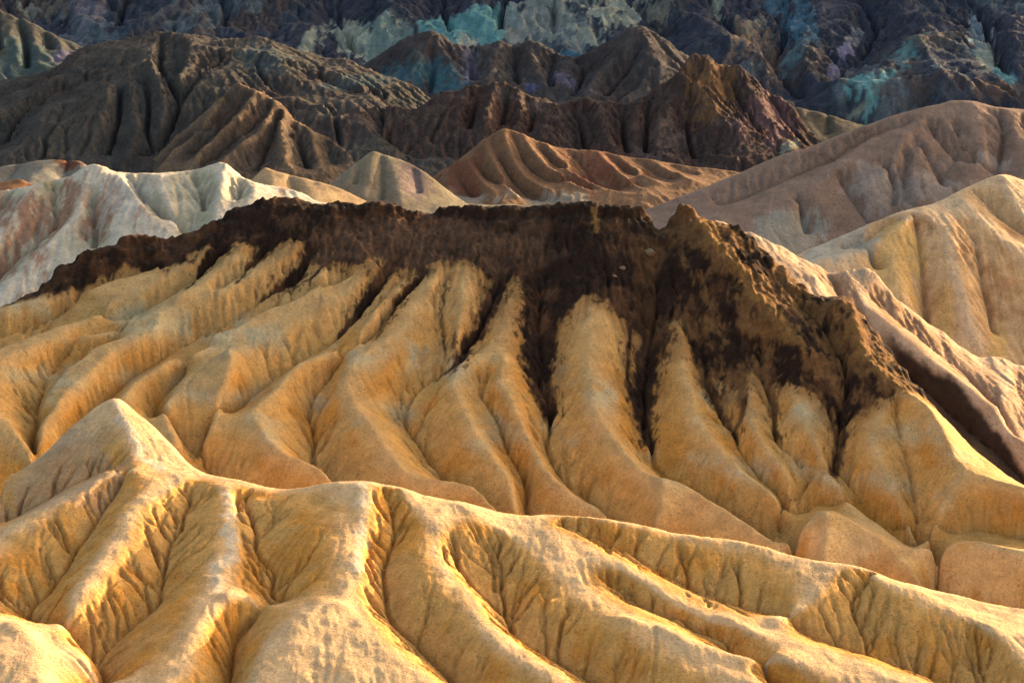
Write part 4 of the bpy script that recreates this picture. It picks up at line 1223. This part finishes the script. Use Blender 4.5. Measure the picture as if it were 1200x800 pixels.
XF.Z = XF.Z - 60 * (1 - sstep(1086, 1150, XF.Y))
colX = clay(XF, (0.040, 0.041, 0.046), (0.055, 0.052, 0.052), (0.034, 0.032, 0.034), 173, 0.6, 0.9, 40)
n1 = fbm(XF.X, XF.Y * 0.6, 55, 181, 5, 0.62)
n2 = fbm(XF.X, XF.Y * 0.6, 40, 182, 5, 0.62)
colX = mixc(colX, (0.068, 0.045, 0.037), 0.8 * sstep(0.05, 0.25, n1))
colX = mixc(colX, (0.030, 0.032, 0.038), 0.8 * sstep(0.1, 0.3, n2))
colX = mixc(colX, (0.055, 0.044, 0.048), 0.6 * sstep(0.1, 0.3, -n1 + 0.3 * n2))
colX = mixc(colX, (0.12, 0.125, 0.11), 0.6 * sstep(0.25, 0.42, -n2))
colX = colX * (1 + 0.12 * np.clip(XF.streak, -2.5, 2.5))[..., None]
colX = colX * np.array((0.80, 0.95, 1.18))
TEAL, CREAM, PURP, BLUE, TAN = (0.11, 0.24, 0.24), (0.30, 0.30, 0.23), (0.17, 0.15, 0.22), (0.055, 0.115, 0.16), (0.19, 0.125, 0.085)
for (px, py, rx, ry, c, a, w, sd, an) in [
        (560, 22, 60, 30, TEAL, 0.9, 0.5, 1, 0), (520, 40, 30, 20, TEAL, 0.9, 0.5, 2, 0), (640, 25, 50, 28, (0.20, 0.21, 0.19), 0.9, 0.6, 3, 0), (690, 40, 35, 10, CREAM, 0.8, 0.5, 4, 35),
        (450, 55, 30, 22, (0.15, 0.20, 0.18), 0.9, 0.5, 5, -30), (410, 50, 22, 16, CREAM, 0.8, 0.5, 6, -20), (365, 45, 25, 12, CREAM, 0.7, 0.5, 7, -30), (720, 10, 35, 16, CREAM, 0.8, 0.6, 8, 15), (760, 15, 22, 14, (0.20, 0.18, 0.14), 0.7, 0.6, 9, 0),
        (545, 50, 14, 6, CREAM, 0.9, 0.4, 10, 20), (875, 45, 22, 22, TAN, 0.9, 0.5, 11, 40), (885, 25, 14, 12, (0.20, 0.18, 0.14), 0.7, 0.5, 12, 0), (840, 12, 6, 9, CREAM, 0.7, 0.4, 13, 0), (905, 75, 12, 16, TAN, 0.6, 0.5, 14, 0),
        (940, 30, 18, 16, BLUE, 0.9, 0.6, 15, 0), (930, 60, 10, 30, (0.10, 0.14, 0.15), 0.8, 0.6, 16, 25), (1010, 95, 22, 18, TEAL, 0.9, 0.5, 17, 0), (1025, 105, 26, 7, TEAL, 0.9, 0.5, 18, -45), (1005, 130, 24, 5, (0.17, 0.19, 0.15), 0.8, 0.4, 19, -35),
        (990, 60, 12, 10, PURP, 0.9, 0.6, 20, 0), (978, 82, 8, 12, PURP, 0.8, 0.6, 21, 0), (1000, 45, 10, 6, (0.20, 0.19, 0.2), 0.7, 0.6, 22, 0), (1065, 60, 10, 24, TEAL, 0.5, 0.6, 23, 40), (1165, 80, 32, 5, TEAL, 0.95, 0.4, 24, 40), (1155, 70, 20, 7, CREAM, 0.85, 0.4, 25, 45), (1145, 45, 18, 4, (0.17, 0.2, 0.22), 0.9, 0.4, 26, 50), (1165, 45, 14, 4, (0.2, 0.2, 0.22), 0.8, 0.5, 27, 55),
        (910, 8, 20, 10, BLUE, 0.7, 0.6, 28, 0), (970, 20, 14, 14, (0.10, 0.085, 0.10), 0.6, 0.6, 29, 0), (100, 12, 26, 16, (0.13, 0.12, 0.15), 0.7, 0.7, 30, 0), (55, 8, 26, 10, (0.15, 0.12, 0.09), 0.7, 0.6, 31, 20), (35, 15, 14, 10, CREAM, 0.4, 0.6, 32, 0), (120, 38, 20, 12, (0.07, 0.10, 0.115), 0.7, 0.7, 33, 0),
        (665, 63, 16, 6, BLUE, 1.0, 0.5, 34, 0), (1095, 40, 30, 16, (0.095, 0.075, 0.062), 0.7, 0.6, 35, 0), (1180, 105, 40, 12, (0.10, 0.06, 0.045), 0.7, 0.5, 36, 0), (1090, 95, 50, 20, (0.075, 0.055, 0.05), 0.6, 0.6, 37, 0)]:
    colX = mixc(colX, c, a * XF.patch(px, py, rx, ry, w, sd, an))
link_land('painted_mountain', XF, colX, mat_mtn, 'far dark mountain wall streaked with teal, cream and violet rock across the top', back_keep=200, category='mountain')

# ------------------------------------------------------------------ boulders lodged on the dark slope
mat_boulder = soil_material('pale_boulder_rock', 0.5, 0.08, 0.3, 0.25)
for name, pp, size, label, sd in (
        ('boulder', (762, 297), 1.15, 'largest pale boulder, high on the dark slope left of the deep notch', 1),
        ('boulder', (729, 315), 0.62, 'small pale boulder on the dark slope, below left of the largest boulder', 2),
        ('boulder', (720, 324), 0.55, 'small tan boulder, lowest of those on the dark slope', 3),
        ('boulder', (925, 333), 0.5, 'small whitish boulder in the dark shaded gully on the right', 4)):
    q = B.find([pp])[0]
    rg = np.random.default_rng(900 + sd)
    me = bpy.data.meshes.new(name)
    nu, nv = 14, 9
    V, F = [], []
    cuts = [(lambda v: v / np.linalg.norm(v))(rg.normal(size=3)) for _ in range(9)]
    lim = 0.62 + 0.25 * rg.random(9)
    sq = np.array([1.0 + 0.4 * rg.random(), 0.8 + 0.3 * rg.random(), 0.65 + 0.2 * rg.random()])
    for j in range(nv + 1):
        th = math.pi * j / nv
        for i in range(nu):
            ph = 2 * math.pi * i / nu
            v = np.array([math.sin(th) * math.cos(ph), math.sin(th) * math.sin(ph), math.cos(th)])
            for c, l in zip(cuts, lim):          # broken flat faces
                dp = v @ c
                if dp > l:
                    v = v - c * (dp - l)
            V.append(v * sq * size * (1 + 0.05 * rg.random()))
    for j in range(nv):
        for i in range(nu):
            F.append((j * nu + i, (j + 1) * nu + i, (j + 1) * nu + (i + 1) % nu, j * nu + (i + 1) % nu))
    o = make_mesh(name, np.array(V), np.array(F), None, np.tile(np.array([[0.19, 0.135, 0.09]]), (len(V), 1)), mat_boulder)
    o.data.polygons.foreach_set('use_smooth', np.zeros(len(F), bool))
    o.location = (q[0], q[1] - 0.2 * size, B.sample(q[0], q[1]) + 0.25 * size)
    o.rotation_euler = (0.3, 0.2, rg.random() * 6)
    o['label'] = label
    o['category'] = 'boulder'
    o['group'] = 'pale boulders on the dark slope'

print('triangles', sum(len(o.data.polygons) * 2 for o in scene.objects if o.type == 'MESH'))
print('built in %.1fs' % (time.time() - T0))
